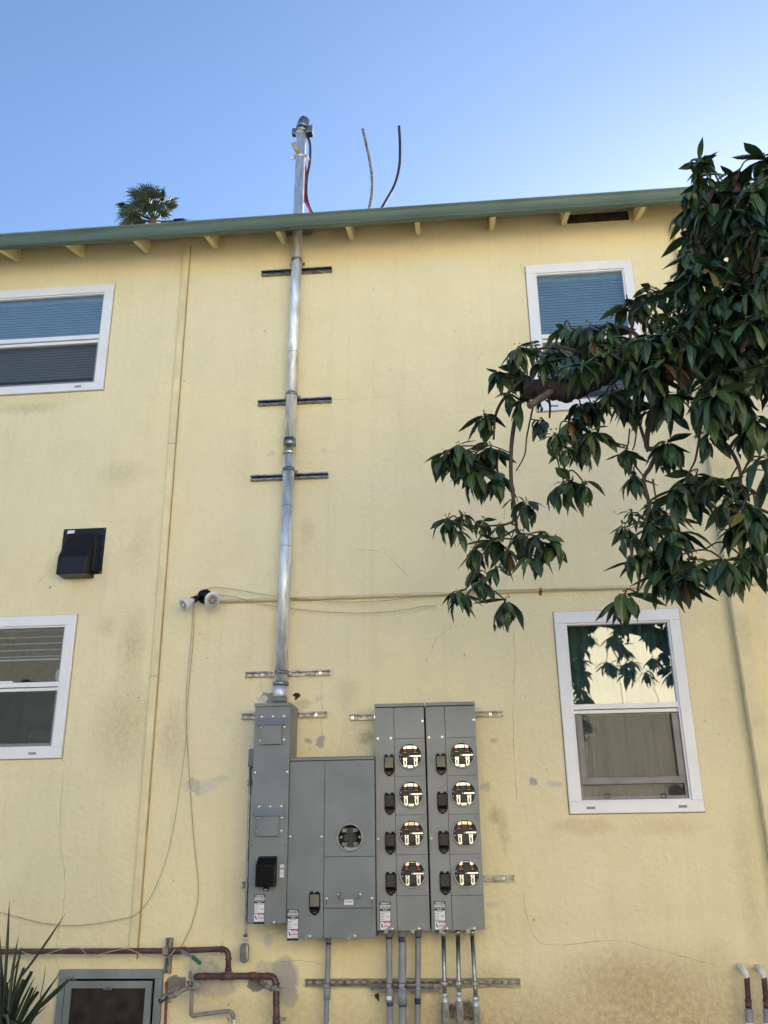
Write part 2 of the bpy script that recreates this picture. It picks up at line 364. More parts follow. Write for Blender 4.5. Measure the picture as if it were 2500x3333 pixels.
def smooth(pts, n=6):
    """Catmull-Rom through the points"""
    pts = [Vector(p) for p in pts]; out = []
    for i in range(len(pts)-1):
        p0 = pts[max(0, i-1)]; p1 = pts[i]; p2 = pts[i+1]; p3 = pts[min(len(pts)-1, i+2)]
        for k in range(n):
            t = k/n
            out.append(.5*((2*p1)+(p2-p0)*t+(2*p0-5*p1+4*p2-p3)*t*t+(3*p1-p0-3*p2+p3)*t*t*t))
    out.append(pts[-1]); return out
def elbowed(pts, r):
    """straight runs with rounded corners of radius r"""
    pts = [Vector(p) for p in pts]; out = [pts[0]]
    for i in range(1, len(pts)-1):
        a, b, c = pts[i-1], pts[i], pts[i+1]; u = (a-b).normalized(); v = (c-b).normalized()
        rr = min(r, (a-b).length*.45, (c-b).length*.45)
        for k in range(7):
            t = k/6; out.append((b+u*rr)*(1-t)**2+b*2*t*(1-t)+(b+v*rr)*t*t)
    out.append(pts[-1]); return out
def copy_tree(o, parent=None):
    c = o.copy(); C.objects.link(c)
    if parent: c.parent = parent
    for ch in list(o.children): copy_tree(ch, c)
    return c
def text(s, size, x, y, z, m, parent, name='lettering', sx=1.0):
    cu = bpy.data.curves.new('t', 'FONT'); cu.body = s; cu.size = size; cu.align_x = 'CENTER'; cu.align_y = 'CENTER'; cu.offset = size*.02
    o = bpy.data.objects.new('t', cu); C.objects.link(o); bpy.context.view_layer.update()
    me = bpy.data.meshes.new_from_object(o.evaluated_get(bpy.context.evaluated_depsgraph_get()))
    bpy.data.objects.remove(o); bpy.data.curves.remove(cu)
    r0 = rootloc(parent)
    for v in me.vertices:
        a, b = v.co.x, v.co.y; v.co = Vector((x+a*sx, y, z+b))-r0
    me.materials.clear(); me.materials.append(M[m]); me.name = name
    ob = bpy.data.objects.new(name, me); C.objects.link(ob); ob.parent = parent; return ob

# ================================================================== ground
g = MB().quad((-300, -300, 0), (300, -300, 0), (300, 300, 0), (-300, 300, 0)).build('ground', 'ground'); tag(g, kind='structure')

# ================================================================== the yellow building
bld = empty('apartment_building', (0, 0, 0), 'two storey yellow stucco building under a green gutter with four white windows', 'building')
WX0, WX1, WTOP = -9.0, 7.5, 6.675
def wframe(tl, tr, bl, br):
    x0 = (X(*tl)+X(*bl))/2; x1 = (X(*tr)+X(*br))/2; return x0, x1, (Z(*bl)+Z(*br))/2, (Z(*tl)+Z(*tr))/2
lr = wframe((1798, 1992), (2203, 1985), (1857, 2646), (2298, 2646))
ulx1 = (X(374, 927)+X(338, 1270))/2; ul = (ulx1-1.35, ulx1, Z(338, 1270), Z(374, 927))
llx1 = (X(256, 2002)+X(199, 2468))/2; ll = (llx1-1.35, llx1, Z(199, 2468), Z(256, 2002))
ur = ((X(1708, 870)+X(1735, 1180))/2, (X(2056, 846)+X(2080, 1060))/2, Z(1760, 1341), (Z(1708, 870)+Z(2056, 846))/2)
hx0 = X(199, 3157); hx1 = X(535, 3151); hz1 = Z(360, 3154); hz0 = hz1-.62
hat = (hx0, hx1, hz0, hz1)
far = [(-7.6, -6.4, ul[2], ul[3]), (-7.6, -6.4, ll[2], ll[3]), (4.0, 4.95, lr[2], lr[3]), (4.0, 4.95, ur[2], ur[3])]
FRM = .05
op = [(a+FRM, b-FRM, c+FRM, d-FRM) for (a, b, c, d) in (ul, ll, ur, lr, hat)] + [(a+FRM, b-FRM, c+FRM, d-FRM) for (a, b, c, d) in far]
vent = (X(1845, 715), X(2048, 700), Z(1950, 722), WTOP-.004)
op.append(vent)
xs = sorted({WX0, WX1, *[o[0] for o in op], *[o[1] for o in op]}); zs = sorted({0., WTOP, *[o[2] for o in op], *[o[3] for o in op]})
wb = MB()
for i in range(len(xs)-1):
    for j in range(len(zs)-1):
        mx, mz = (xs[i]+xs[i+1])/2, (zs[j]+zs[j+1])/2
        if any(o[0] < mx < o[1] and o[2] < mz < o[3] for o in op): continue
        wb.quad((xs[i], 0, zs[j]), (xs[i+1], 0, zs[j]), (xs[i+1], 0, zs[j+1]), (xs[i], 0, zs[j+1]))
for o in op:
    a, b, c, d = o; e = .16
    wb.quad((a, 0, c), (a, e, c), (b, e, c), (b, 0, c)); wb.quad((a, 0, d), (b, 0, d), (b, e, d), (a, e, d))
    wb.quad((a, 0, c), (a, 0, d), (a, e, d), (a, e, c)); wb.quad((b, 0, c), (b, e, c), (b, e, d), (b, 0, d))
wb.quad((WX0, 9, 0), (WX0, 0, 0), (WX0, 0, WTOP), (WX0, 9, WTOP)); wb.quad((WX1, 0, 0), (WX1, 9, 0), (WX1, 9, WTOP), (WX1, 0, WTOP))
wb.quad((WX1, 9, 0), (WX0, 9, 0), (WX0, 9, WTOP), (WX1, 9, WTOP))
wall = wb.build('wall', 'stucco', bld)
# roof: 4 in 12 slab with rafters under the eave
SL = 1/3.
def rz(y): return 6.675+SL*y           # underside of the sheathing, y negative is outwards
EV = -.33
rf = MB()
rf.hexa([(WX0-.4, EV, rz(EV)), (WX1+.4, EV, rz(EV)), (WX1+.4, 4.6, rz(4.6)), (WX0-.4, 4.6, rz(4.6)),
         (WX0-.4, EV, rz(EV)+.022), (WX1+.4, EV, rz(EV)+.022), (WX1+.4, 4.6, rz(4.6)+.022), (WX0-.4, 4.6, rz(4.6)+.022)])
rf.hexa([(WX0-.4, 4.6, rz(4.6)), (WX1+.4, 4.6, rz(4.6)), (WX1+.4, 9.5, rz(-.4)), (WX0-.4, 9.5, rz(-.4)),
         (WX0-.4, 4.6, rz(4.6)+.022), (WX1+.4, 4.6, rz(4.6)+.022), (WX1+.4, 9.5, rz(-.4)+.022), (WX0-.4, 9.5, rz(-.4)+.022)])
roof = rf.build('roof', 'roofing', bld)
sh = MB().hexa([(WX0-.39, EV+.005, rz(EV)-.006), (WX1+.39, EV+.005, rz(EV)-.006), (WX1+.39, -.004, rz(0)-.007), (WX0-.39, -.004, rz(0)-.007),
                (WX0-.39, EV+.005, rz(EV)-.001), (WX1+.39, EV+.005, rz(EV)-.001), (WX1+.39, -.004, rz(0)-.002), (WX0-.39, -.004, rz(0)-.002)])
sh.build('soffit', 'trim', bld)
rafx = [1.661, 1.048, .440, -.190, -.770, -1.368, -1.972, -2.592, -3.186, -3.785]
rafx = [2.27+.61*k for k in range(8)][::-1] + rafx + [-4.39-.61*k for k in range(8)]
for x in rafx:
    q = MB(); y0, y1 = EV, .002; h = .140; wv = .021
    q.hexa([(x-wv, y0, rz(y0)-h), (x+wv, y0, rz(y0)-h), (x+wv, y1, rz(y1)-h), (x-wv, y1, rz(y1)-h),
            (x-wv, y0, rz(y0)-.008), (x+wv, y0, rz(y0)-.008), (x+wv, y1, rz(y1)-.008), (x-wv, y1, rz(y1)-.008)])
    q.build('rafter', 'trim', bld, bevel=.002)
# fascia and K-style gutter, measured at .4 m from the wall
GF = -.4; GT, GB = Z(1900, 631, .4), Z(1900, 670, .4)
MB().box(WX0-.4, WX1+.4, EV-.020, EV-.001, GB+.005, GT+.02).build('fascia', 'gutter', bld)
H = GT-GB; yb = EV-.022
prof = [(yb, GT), (yb, GB-.006), (GF+.010, GB-.007), (GF+.001, GB-.003), (GF, GB+.003), (GF+.010, GB+.016), (GF+.013, GB+.024),
        (GF+.014, GB+H*.40), (GF+.011, GB+H*.60), (GF+.004, GB+H*.76), (GF-.003, GT-.020), (GF-.002, GT-.004), (GF+.008, GT), (GF+.012, GT-.004),
        (GF+.016, GB+H*.7), (GF+.034, GB+H*.4), (GF+.024, GB+.008), (yb-.004, GB+.008), (yb-.004, GT)]
gm = MB().extrude_x(prof, WX0-.45, WX1+.45)
for i in range(len(gm.sm)): gm.sm[i] = 2 <= i and (i-2) in (5, 6, 7, 8)
gut = gm.build('gutter', 'gutter', bld)
for px in (930*.6631+300, 2050, 250):
    x = X(px, 720, .4); MB().extrude_x([(a-.003 if a < yb-.002 else a, b-(.003 if b < GB+.02 else 0)) for a, b in prof[:14]]+[(GF+.003, GT-.02), (yb, GT-.002)], x, x+.006).build('gutter_joint', 'gutter', gut)
zz = []; x = -4.6
while x < 3.6: zz.append((x, GF+.012, GT+.004+(.010 if len(zz) % 2 else 0)+rnd.uniform(-.002, .002))); x += .011
MB().tube(zz, .0022, 4).build('gutter_guard', 'guard', gut)
MB().box(vent[0], vent[1], .03, .05, vent[2], vent[3]).build('dark_opening_sheet', 'opening_dark', bld)  # dark sheet standing in for the unlit hollow behind the missing block
# stucco cracks
def crack(pts, wd=.0022):
    q = MB(); pp = [P(a, b, .0012) for a, b in pts]; pp = smooth(pp, 5)
    pp = [p+Vector((rnd.uniform(-.006, .006), 0, rnd.uniform(-.006, .006))) for p in pp]
    for a, b in zip(pp[:-1], pp[1:]):
        n = Vector((-(b-a).z, 0, (b-a).x)).normalized()*wd*.5*rnd.uniform(.4, 1.3)
        q.quad(a-n, b-n, b+n, a+n)
    q.build('wall_crack', 'crack', bld)
for pts in ([(205, 2500), (196, 2700), (212, 2900), (185, 3060), (186, 3150)], [(1674, 2040), (1676, 2180), (1670, 2400), (1682, 2600)],
            [(1700, 2900), (1760, 3070), (2000, 3060), (2250, 3120), (2330, 3140)], [(1480, 2030), (1420, 2080), (1400, 2130)],
            [(1050, 3140), (1000, 3128), (900, 3132)], [(1695, 860), (1700, 880), (1712, 900)], [(850, 2210), (849, 2250)], [(1048, 2215), (1047, 2310), (1046, 2400)], [(1085, 1300), (1280, 1290)],
            [(120, 1900), (170, 1850), (220, 1810)], [(1640, 1580), (1642, 1690)], [(1170, 1790), (1250, 1800), (1330, 1880)]):
    crack(pts)

# ------------------------------------------------------------------ windows
def slats(q, x0, x1, z0, z1, y, step=.026, tilt=1.15):
    z = z1
    while z > z0:
        dy, dz = .011*math.cos(tilt), .012*math.sin(tilt)+.002
        q.quad((x0, y-dy, z-dz), (x1, y-dy, z-dz), (x1, y+dy, z+dz), (x0, y+dy, z+dz)); z -= step
def window(fr, ztg, zmr, zbg, upper, lower, label, glass='glass'):
    """fr: outer frame; ztg: top of upper glass; zmr: (top, bottom) of meeting rail; zbg: bottom of lower opening"""
    x0, x1, z0, z1 = fr; sw = .088; gx0, gx1 = x0+sw, x1-sw
    q = MB()
    def rail(a, b, c, d, ya, yb_): q.box(a, b, ya, yb_, c, d)
    rail(x0, x1, ztg+.012, z1, -.022, .02); rail(x0, x1, z0, zbg-.012, -.022, .02)
    rail(x0, gx0-.012, zbg-.012, ztg+.012, -.022, .02); rail(gx1+.012, x1, zbg-.012, ztg+.012, -.022, .02)
    fo = q.build('window', 'vinyl', bld, bevel=.004); fo['label'] = label
    q = MB()
    rail(gx0-.012, gx1+.012, ztg, ztg+.012, -.010, .05); rail(gx0-.012, gx1+.012, zbg-.012, zbg, -.010, .05)
    rail(gx0-.012, gx0, zbg, ztg, -.010, .05); rail(gx1, gx1+.012, zbg, ztg, -.010, .05)
    rail(gx0, gx1, zmr[0]-(zmr[0]-zmr[1])*.55, zmr[0], -.014, .03); rail(gx0, gx1, zmr[1], zmr[0]-(zmr[0]-zmr[1])*.62, .002, .05)
    q.build('sash_frame', 'vinyl', fo, bevel=.002)
    q = MB(); g_ = .006
    for (a_, b_, c_, d_) in ((x0-g_, x1+g_, z1, z1+g_), (x0-g_, x1+g_, z0-g_, z0), (x0-g_, x0, z0, z1), (x1, x1+g_, z0, z1)): q.box(a_, b_, -.0015, .001, c_, d_)
    q.build('painted_shadow_gap', 'crack', fo)  # tan ring imitates the shadow line where the frame meets the caulk
    MB().box(gx0, gx1, .012, .016, zmr[0], ztg).build('pane', glass, fo)
    MB().box(gx0, gx1, .034, .038, zbg, zmr[1]).build('pane', 'glass', fo)
    # grey screen in the lower half
    s = MB(); t = .022
    s.box(gx0+.004, gx1-.004, .004, .018, zbg+.003, zbg+t); s.box(gx0+.004, gx0+t*.8, .004, .018, zbg+t, zmr[1]-.004)
    s.box(gx1-t*.8, gx1-.004, .004, .018, zbg+t, zmr[1]-.004)
    s.build('screen_frame', 'screenframe', fo)
    MB().quad((gx0+.01, .010, zbg+.01), (gx1-.01, .010, zbg+.01), (gx1-.01, .010, zmr[1]-.005), (gx0+.01, .010, zmr[1]-.005)).build('insect_screen', 'screen', fo)
    # drainage slots
    for fx in (.16, .84):
        cx = x0+(x1-x0)*fx; MB().box(cx-.028, cx+.028, -.0265, -.022, z0+.028, z0+.044).build('weep_cover', 'stick_g', fo, bevel=.001)
    # room behind
    r = MB(); a, b, c, d, e, f = x0-.3, x1+.3, z0-.35, z1+.35, .17, 2.6
    r.quad((a, f, c), (b, f, c), (b, f, d), (a, f, d)); r.quad((a, e, c), (a, f, c), (a, f, d), (a, e, d)); r.quad((b, f, c), (b, e, c), (b, e, d), (b, f, d))
    r.quad((a, e, d), (a, f, d), (b, f, d), (b, e, d)); r.quad((a, e, c), (b, e, c), (b, f, c), (a, f, c))
    r.build('room_lining', 'room', fo)
    upper(fo, gx0, gx1, zmr[0], ztg); lower(fo, gx0, gx1, zbg, zmr[1])
    return fo
def blind_u(fo, a, b, c, d):
    q = MB(); slats(q, a-.02, b+.02, c-.03, d-.03, .075); q.build('blind', 'blind', fo)
    q = MB(); q.box(a-.02, b+.02, .055, .095, d-.03, d+.02)
    for k in (.2, .5, .8): q.tube([(a+(b-a)*k, .06, c-.02), (a+(b-a)*k, .06, d-.02)], .0018, 4)
    q.build('blind_rail', 'blind', fo)
def blind_l(fo, a, b, c, d):
    q = MB(); slats(q, a-.02, b+.02, c+.10, d+.03, .085); q.build('blind', 'blind', fo)
def half_blind(fo, a, b, c, d):
    q = MB(); slats(q, a-.02, b-.05, c+(d-c)*.48, d, .085, .05, .35); q.box(a-.02, b-.05, .07, .10, c+(d-c)*.44, c+(d-c)*.46); q.build('blind', 'blind', fo)
    q = MB()
    for k in range(7): q.box(b-.05+.009*k, b-.045+.009*k, .09+.006*(k % 2), .10+.006*(k % 2), c-.5, d+.05)
    q.build('curtain', 'white', fo)
    MB().ball((b-.035, .055, c+.055), .03, 10, 8, (.8, .5, 1.7)).build('air_freshener', 'white', fo)
    MB().box(a+(b-a)*.60, a+(b-a)*.70, -.016, .005, c-.002, c+.014).build('sash_lock', 'vinyl', fo, bevel=.003)
def dark_room(fo, a, b, c, d):
    q = MB(); q.box(a+.15, b-.35, .9, 1.5, c+.10, c+.13); q.box(a+.25, a+.28, .95, 1., c-.3, c+.1); q.box(b-.47, b-.44, .95, 1., c-.3, c+.1)
    q.ball((a+.5, 1.2, c+.2), .09, 10, 6, (1.2, 1, .8)); q.box(b-.3, b-.22, 1.6, 1.7, c-.3, c+.6)
    q.build('furniture', 'room', fo)
    MB().quad((a-.28, 2.55, c-.3), (b+.28, 2.55, c-.3), (b+.28, 2.55, d+.1), (a-.28, 2.55, d+.1)).build('backdrop_cloth', 'curtain', fo)
def drape(fo, a, b, c, d):
    q = MB(); n = 60
    for k in range(n):
        u0, u1 = k/n, (k+1)/n; f = lambda u: .13+.018*math.sin(u*2*math.pi*8)+.006*math.sin(u*31)
        q.quad((a-.05+(b-a+.1)*u0, f(u0), c-.1), (a-.05+(b-a+.1)*u1, f(u1), c-.1), (a-.05+(b-a+.1)*u1, f(u1), d+.05), (a-.05+(b-a+.1)*u0, f(u0), d+.05), True)
    q.build('vertical_blind', 'curtain', fo)
def hose_panel(fo, a, b, c, d):
    drape(fo, a, b, c+.2, d)
    zs_ = Z(2080, 2551, 0)
    q = MB(); q.box(a+.012, b-.012, -.001, .030, zs_, zs_+.045); q.box(a+.012, a+.05, -.001, .030, zs_+.045, d-.006); q.box(b-.05, b-.012, -.001, .030, zs_+.045, d-.006)
    q.build('lower_sash', 'screenframe', fo, bevel=.003)
    q = MB(); n = 72
    for k in range(n):
        u0, u1 = k/n, (k+1)/n; f = lambda u: .055+.010*abs(math.sin(u*math.pi*9))
        q.quad((a+.01+(b-a-.16)*u0, f(u0), c), (a+.01+(b-a-.16)*u1, f(u1), c), (a+.01+(b-a-.16)*u1, f(u1), zs_), (a+.01+(b-a-.16)*u0, f(u0), zs_), False)
    q.build('accordion_panel', 'room', fo)
    q = MB(); hx, hz = X(2204, 2576), Z(2204, 2576); q.ring(hx, hz, .03, .052, .042, .05, 28); q.build('hose_collar', 'screenframe', fo)
    MB().tube([(hx, .031, hz), (hx, .12, hz)], .042, 24).build('exhaust_hose', 'blackp', fo)
    for px in (1976, 2160):
        x = X(px, 2590); z = Z(px, 2590); q = MB(); q.box(x-.018, x+.018, -.004, .003, z+.011, z+.015); q.box(x-.018, x+.018, -.004, .003, z-.015, z-.011)
        q.box(x-.018, x-.014, -.004, .003, z-.011, z+.011); q.box(x+.014, x+.018, -.004, .003, z-.011, z+.011); q.build('screen_latch', 'blackp', fo)
window(ul, Z(341, 958), (Z(328, 1090), Z(325, 1113)), Z(311, 1245), blind_u, blind_l, 'upper white window left of the thin painted downspout', 'glass2')
window(ll, Z(215, 2041), (Z(198, 2219), Z(195, 2247)), Z(172, 2428), half_blind, dark_room, 'lower white window on the left, blind half raised')
window(ur, Z(1744, 898), (Z(1760, 1092), Z(1762, 1115)), Z(1780, 1306), blind_u, blind_l, 'upper white window behind the avocado branches', 'glass2')
window(lr, Z(2000, 2031), (Z(2000, 2291), Z(2000, 2321)), Z(2060, 2602), drape, hose_panel, 'lower white window with a black hose behind its raised sash', 'glass2')
for i, f in enumerate(far):
    h = f[3]-f[2]
    window(f, f[3]-.09, (f[2]+h*.52, f[2]+h*.47), f[2]+.09, blind_u, blind_l, 'white window beyond the edge of the view')

# ------------------------------------------------------------------ painted downspouts
xa, xb = X(434, 3060, .03), X(608, 800, .03)
q = MB(); ztop = Z(608, 795, .03); zbt = Z(425, 3128, .03); wd = .026
q.hexa([(xa-wd, -.028, zbt), (xa+wd, -.028, zbt), (xa+wd, -.001, zbt), (xa-wd, -.001, zbt), (xb-wd, -.028, ztop), (xb+wd, -.028, ztop), (xb+wd, -.001, ztop), (xb-wd, -.001, ztop)])
cs = q.build('downspout', 'trim_side', bld, bevel=.004); cs['label'] = 'thin painted strip running up the wall left of the steel mast'
q = MB(); q.hexa([(xa+wd, -.006, zbt), (xa+wd+.007, -.006, zbt), (xa+wd+.007, -.001, zbt), (xa+wd, -.001, zbt), (xb+wd, -.006, ztop), (xb+wd+.007, -.006, ztop), (xb+wd+.007, -.001, ztop), (xb+wd, -.001, ztop)]); q.build('painted_shadow_gap', 'crack', cs)  # thin tan strip stands in for the shadow along the downspout's right edge
q = MB(); q.box(xa-.034, xa+.034, -.010, -.001, zbt-.075, zbt+.01); q.tube([(xa+.01, -.012, zbt-.045), (xa+.01, -.008, zbt-.045)], .008, 8); q.build('strap', 'trim_side', cs, bevel=.002)
for zf in (.16, .33, .47, .66, .81, .93):
    zz_ = zbt+(ztop-zbt)*zf; xx = xa+(xb-xa)*zf; MB().box(xx-wd-.002, xx+wd+.004, -.0300, -.001, zz_, zz_+.004).build('joint', 'crack' if zf in (.33, .66) else 'trim_side', cs)
xd = X(2425, 2110, .05); q = MB(); q.box(xd-.052, xd+.052, -.075, -.012, .15, 6.44)
ds = q.build('downspout', 'trim_side', bld, bevel=.008); ds['label'] = 'wide painted downspout at the right edge'
q = MB(); q.box(xd-.056, xd+.056, -.079, -.001, Z(2400, 2075), Z(2400, 2075)+.02); q.box(xd-.056, xd+.056, -.079, -.001, 5.5, 5.52); q.build('strap', 'trim_side', ds, bevel=.002)

# ------------------------------------------------------------------ crawl-space hatch
hx0, hx1, hz0, hz1 = hat
q = MB(); q.box(hx0, hx1, -.03, .0, hz1-.055, hz1); q.box(hx0, hx0+.05, -.03, .0, hz0, hz1-.055); q.box(hx1-.05, hx1, -.03, .0, hz0, hz1-.055); q.box(hx0+.05, hx1-.05, -.03, 0., hz0, hz0+.05)
ho = q.build('access_hatch', 'hatch', bld, bevel=.004); ho['label'] = 'grey metal framed crawlspace hatch with dark mesh'
q = MB(); a, b, c, d = hx0+.058, hx1-.062, hz0+.055, hz1-.066
q.box(a, b, -.045, -.02, d-.042, d); q.box(a, a+.042, -.045, -.02, c, d-.042); q.box(b-.042, b, -.045, -.02, c, d-.042); q.box(a+.042, b-.042, -.045, -.02, c, c+.042)
for k in range(9): q.ball((a+.03+k*(b-a-.06)/8, -.046, d-.02), .004, 6, 4)
q.build('door_frame', 'panel_top', ho, bevel=.003)
MB().box(a+.04, b-.04, -.032, -.028, c+.04, d-.04).build('mesh_panel', 'mesh', ho)
MB().box((a+b)/2-.03, (a+b)/2+.03, -.056, -.045, d-.052, d-.034).build('pull', 'galv_dull', ho, bevel=.002)
MB().box(hx0-.2, hx1+.2, .17, .9, hz0-.1, hz1+.1).build('void_box', 'brown_dark', ho)

# ================================================================== strut channel
def strut_mesh(x0, x1, dep, slots=True, hh=.0206):
    """channel along x, open to the front, standing from y=0 to y=-dep, z centre 0"""
    q = MB(); t = .0026
    q.box(x0, x1, -dep, 0, hh-t, hh); q.box(x0, x1, -dep, 0, -hh, -hh+t)
    q.box(x0, x1, -dep, -dep+t, hh-.0105, hh-t); q.box(x0, x1, -dep, -dep+t, -hh+t, -hh+.0105)
    q.box(x0, x1, -dep+t, -dep+.008, hh-.0105, hh-.0083); q.box(x0, x1, -dep+t, -dep+.008, -hh+.0083, -hh+.0105)
    if not slots: q.box(x0, x1, -t, -.0005, -hh+t, hh-t)
    else:
        q.box(x0, x1, -t, -.0005, .0075, hh-t); q.box(x0, x1, -t, -.0005, -hh+t, -.0075)
        x = x0; first = True
        while x < x1:
            e = min(x1, x+(.012 if first else .022)); q.box(x, e, -t, -.0005, -.0075, .0075); first = False
            x = e+.0285
    return q
def strut(pa, pb, dep, label, slots=True, y0=0., bolts=(), d=None, group='steel strut channels on the wall'):
    d = dep if d is None else d
    a = P(*pa, d); b = P(*pb, d); zc = (a.z+b.z)/2; L_ = b.x-a.x
    q = strut_mesh(0, L_, dep, slots)
    for v in q.v: v += Vector((a.x, y0, zc))
    root = empty('strut_channel', (a.x, y0, zc), label, 'strut channel', group)
    q.build('channel', 'strut', root)
    for f in bolts:
        MB().tube([(a.x+L_*f, y0-.003, zc), (a.x+L_*f, y0-.009, zc)], .010, 6).ball((a.x+L_*f, y0-.009, zc), .006, 8, 4).build('bolt', 'zinc', root)
    return root
strut((850, 884), (1079, 876), .041, 'topmost strut crossing behind the mast just under the eave', False, bolts=(.1, .9))
strut((838, 1308), (1078, 1299), .041, 'second strut from the top, behind the mast', False, bolts=(.2, .85))
strut((814, 1553), (1066, 1545), .041, 'third strut from the top, below the yellow coupling', False, bolts=(.22, .95))
strut((798, 2196), (1075, 2188), .021, 'slotted strut crossing the mast just above the tall box', True, bolts=(.2, .88))
strut((786, 2332), (1064, 2324), .021, 'slotted strut passing behind the top of the tall narrow box', True, bolts=(.87,))
strut((1137, 2331), (1637, 2326), .021, 'slotted strut passing behind the tops of the two meter stacks', True, bolts=(.02, .17, .92))
strut((1480, 2862), (1674, 2858), .021, 'plain strut sticking out right of the right meter stack', False, bolts=(.82,))
strut((804, 2548), (900, 2547), .041, 'short strut end beside the small grey box', False)
strut((786, 2882), (900, 2880), .041, 'short strut end left of the black breaker cover', False)
strut((992, 3199), (1694, 3199), .041, 'long slotted strut behind the conduits at the bottom', True, bolts=(.07, .93))
strut((1206, 3214), (1434, 3214), .041, 'short slotted strut mounted in front of the long one', True, y0=-.043, bolts=(.13, .92), d=.084).children[0].data.materials[0] = M['emt']
# vertical one holding the brown pipe
vt, vb = P(551, 3053, .03), P(547, 3169, .03)
sv = empty('strut_channel', (vt.x, 0, vb.z), 'short upright strut behind the brown pipe', 'strut channel', 'steel strut channels on the wall')
q = strut_mesh(vb.z, vt.z, .041, True)
for v in q.v: v.x, v.z = vt.x+v.z, v.x
q.build('channel', 'oldgrey', sv)

# ================================================================== service mast
MR = .0445
mpx = [(913, 2240), (916, 2140), (925, 1930), (934, 1700), (940, 1540), (948, 1300), (960, 1000), (968, 780)]
mx = [X(a, b, .088) for a, b in mpx]
MX0, MX1 = sum(mx[:4])/4, sum(mx[4:])/4
z_lo, z_hi = Z(912, 2240, .088), Z(968, 780, .088)
def mastx(z):
    n = len(mpx); best = None
    zs_ = [Z(a, b, .088) for a, b in mpx]; m_z = sum(zs_)/n; m_x = sum(mx)/n
    k = sum((zs_[i]-m_z)*(mx[i]-m_x) for i in range(n))/sum((zi-m_z)**2 for zi in zs_)
    return m_x+k*(z-m_z)
mast = empty('service_mast', (mastx(2.5), -.088, 2.5), 'tall galvanised service mast rising from the grey box through the eave', 'service mast')
def mp(z, dy=0.): return Vector((mastx(z), -.088+dy, z))
zt = Z(985, 440, .088)
zbox = Z(912, 2285, .088)
zc = Z(938, 1475, .088)
MB().tube([mp(zbox+.10), mp(zc-.02)], MR, 28).build('conduit', 'galv', mast)
MB().tube([mp(zc+.02), mp(zt)], MR, 28).build('conduit', 'galv', mast)
q = MB(); za, zb = Z(935, 1430, .088), Z(935, 1490, .088)
q.tube([mp(za), mp(za+.001), mp(za-.07)], [MR, MR+.006, MR+.006], 28).build('coupling', 'galv_dull', mast)
MB().tube([mp(za-.071), mp(za-.105), mp(za-.115), mp(za-.13), mp(za-.14)], [MR+.0075, MR+.0055, MR+.010, MR+.010, MR+.003], 28).build('locknut', 'brass', mast)
MB().tube([mp(zbox-.004), mp(zbox+.03)], MR+.006, 28).build('hub', 'panel', mast)
MB().tube([mp(zbox+.031), mp(zbox+.036), mp(zbox+.11)], [MR+.001, MR+.007, MR+.007], 28).build('hub_collar', 'galv', mast)
MB().tube([mp(zbox+.111), mp(zbox+.118), mp(zbox+.135), mp(zbox+.143)], [MR+.004, MR+.014, MR+.014, MR+.003], 28).build('locknut', 'galv_dull', mast)
for (a, b) in ((966, 850), (950, 1285), (940, 1530), (919, 2190)):
    z = Z(a, b, .088); MB().tube([mp(z-.014), mp(z+.014)], MR+.003, 28).build('pipe_strap', 'galv_dull', mast)
    c = mp(z); st = MB(); st.box(c.x-.018, c.x-.014, c.y-MR-.018, c.y-MR+.002, z-.013, z+.013); st.box(c.x-.004, c.x, c.y-MR-.018, c.y-MR+.002, z-.013, z+.013)
    st.tube([(c.x-.03, c.y-MR-.011, z), (c.x+.012, c.y-MR-.011, z)], .004, 8); st.box(c.x-MR-.02, c.x+MR+.02, -.047, -.043, z-.013, z+.013)
    st.build('strap_bolt', 'galv_dull', mast)
for (a, b) in ((930, 1780), (926, 1650), (952, 1150)):
    z = Z(a, b, .088); MB().tube([mp(z-.002), mp(z+.002)], MR+.0006, 28).build('weld_seam', 'galv_dull', mast)
# weatherhead
zw = Z(979, 425, .088); hd = MB()
hd.tube([mp(zw-.03), mp(zw+.03)], MR+.007, 24)
hood = []; hr = []
for k in range(11):
    t = k/10; hood.append(mp(zw)+Vector((.010+.030*t, -.006*t, .02+.115*math.sin(t*1.5)))); hr.append((MR+.012)*math.sqrt(max(.0, 1-(t*.98)**2.4))+.002)
hd.tube(hood, hr, 24)
whd = hd.build('weatherhead', 'galv_dull', mast)
c = mp(zw); q = MB(); q.box(c.x-.085, c.x-MR-.002, c.y-.025, c.y+.025, zw-.05, zw+.012); q.box(c.x+MR+.002, c.x+.105, c.y-.03, c.y+.04, zw-.045, zw+.03)
q.build('cable_mouth', 'galv_dull', whd, bevel=.004)
MB().box(c.x+MR+.012, c.x+.10, c.y-.025, c.y+.035, zw-.055, zw-.045).build('porcelain_insert', 'blackm', whd)
# guy clamp
zg = Z(975, 513, .088); q = MB(); q.tube([mp(zg-.012), mp(zg+.012)], MR+.004, 24)
c = mp(zg); q.box(c.x-.085, c.x-MR+.004, c.y-.004, c.y+.004, zg-.014, zg+.014); q.box(c.x+MR-.004, c.x+.075, c.y-.004, c.y+.004, zg-.014, zg+.014)
q.tube([(c.x+.05, c.y-.02, zg+.01), (c.x+.085, c.y-.02, zg-.055)], .006, 8); q.tube([(c.x-.07, c.y-.015, zg-.03), (c.x-.05, c.y-.015, zg+.02)], .006, 8)
q.build('guy_clamp', 'galv', mast)
q = MB(); q.tube([(c.x-.055, c.y-.055, zg+.11), (c.x-.012, c.y-.055, zg+.005)], [.022, .020], 10); q.build('insulator', 'cream', mast)
MB().tube([mp(6.62), mp(6.69), mp(6.75)], [MR+.09, MR+.02, MR+.004], 24).build('roof_flashing', 'galv_dull', mast)

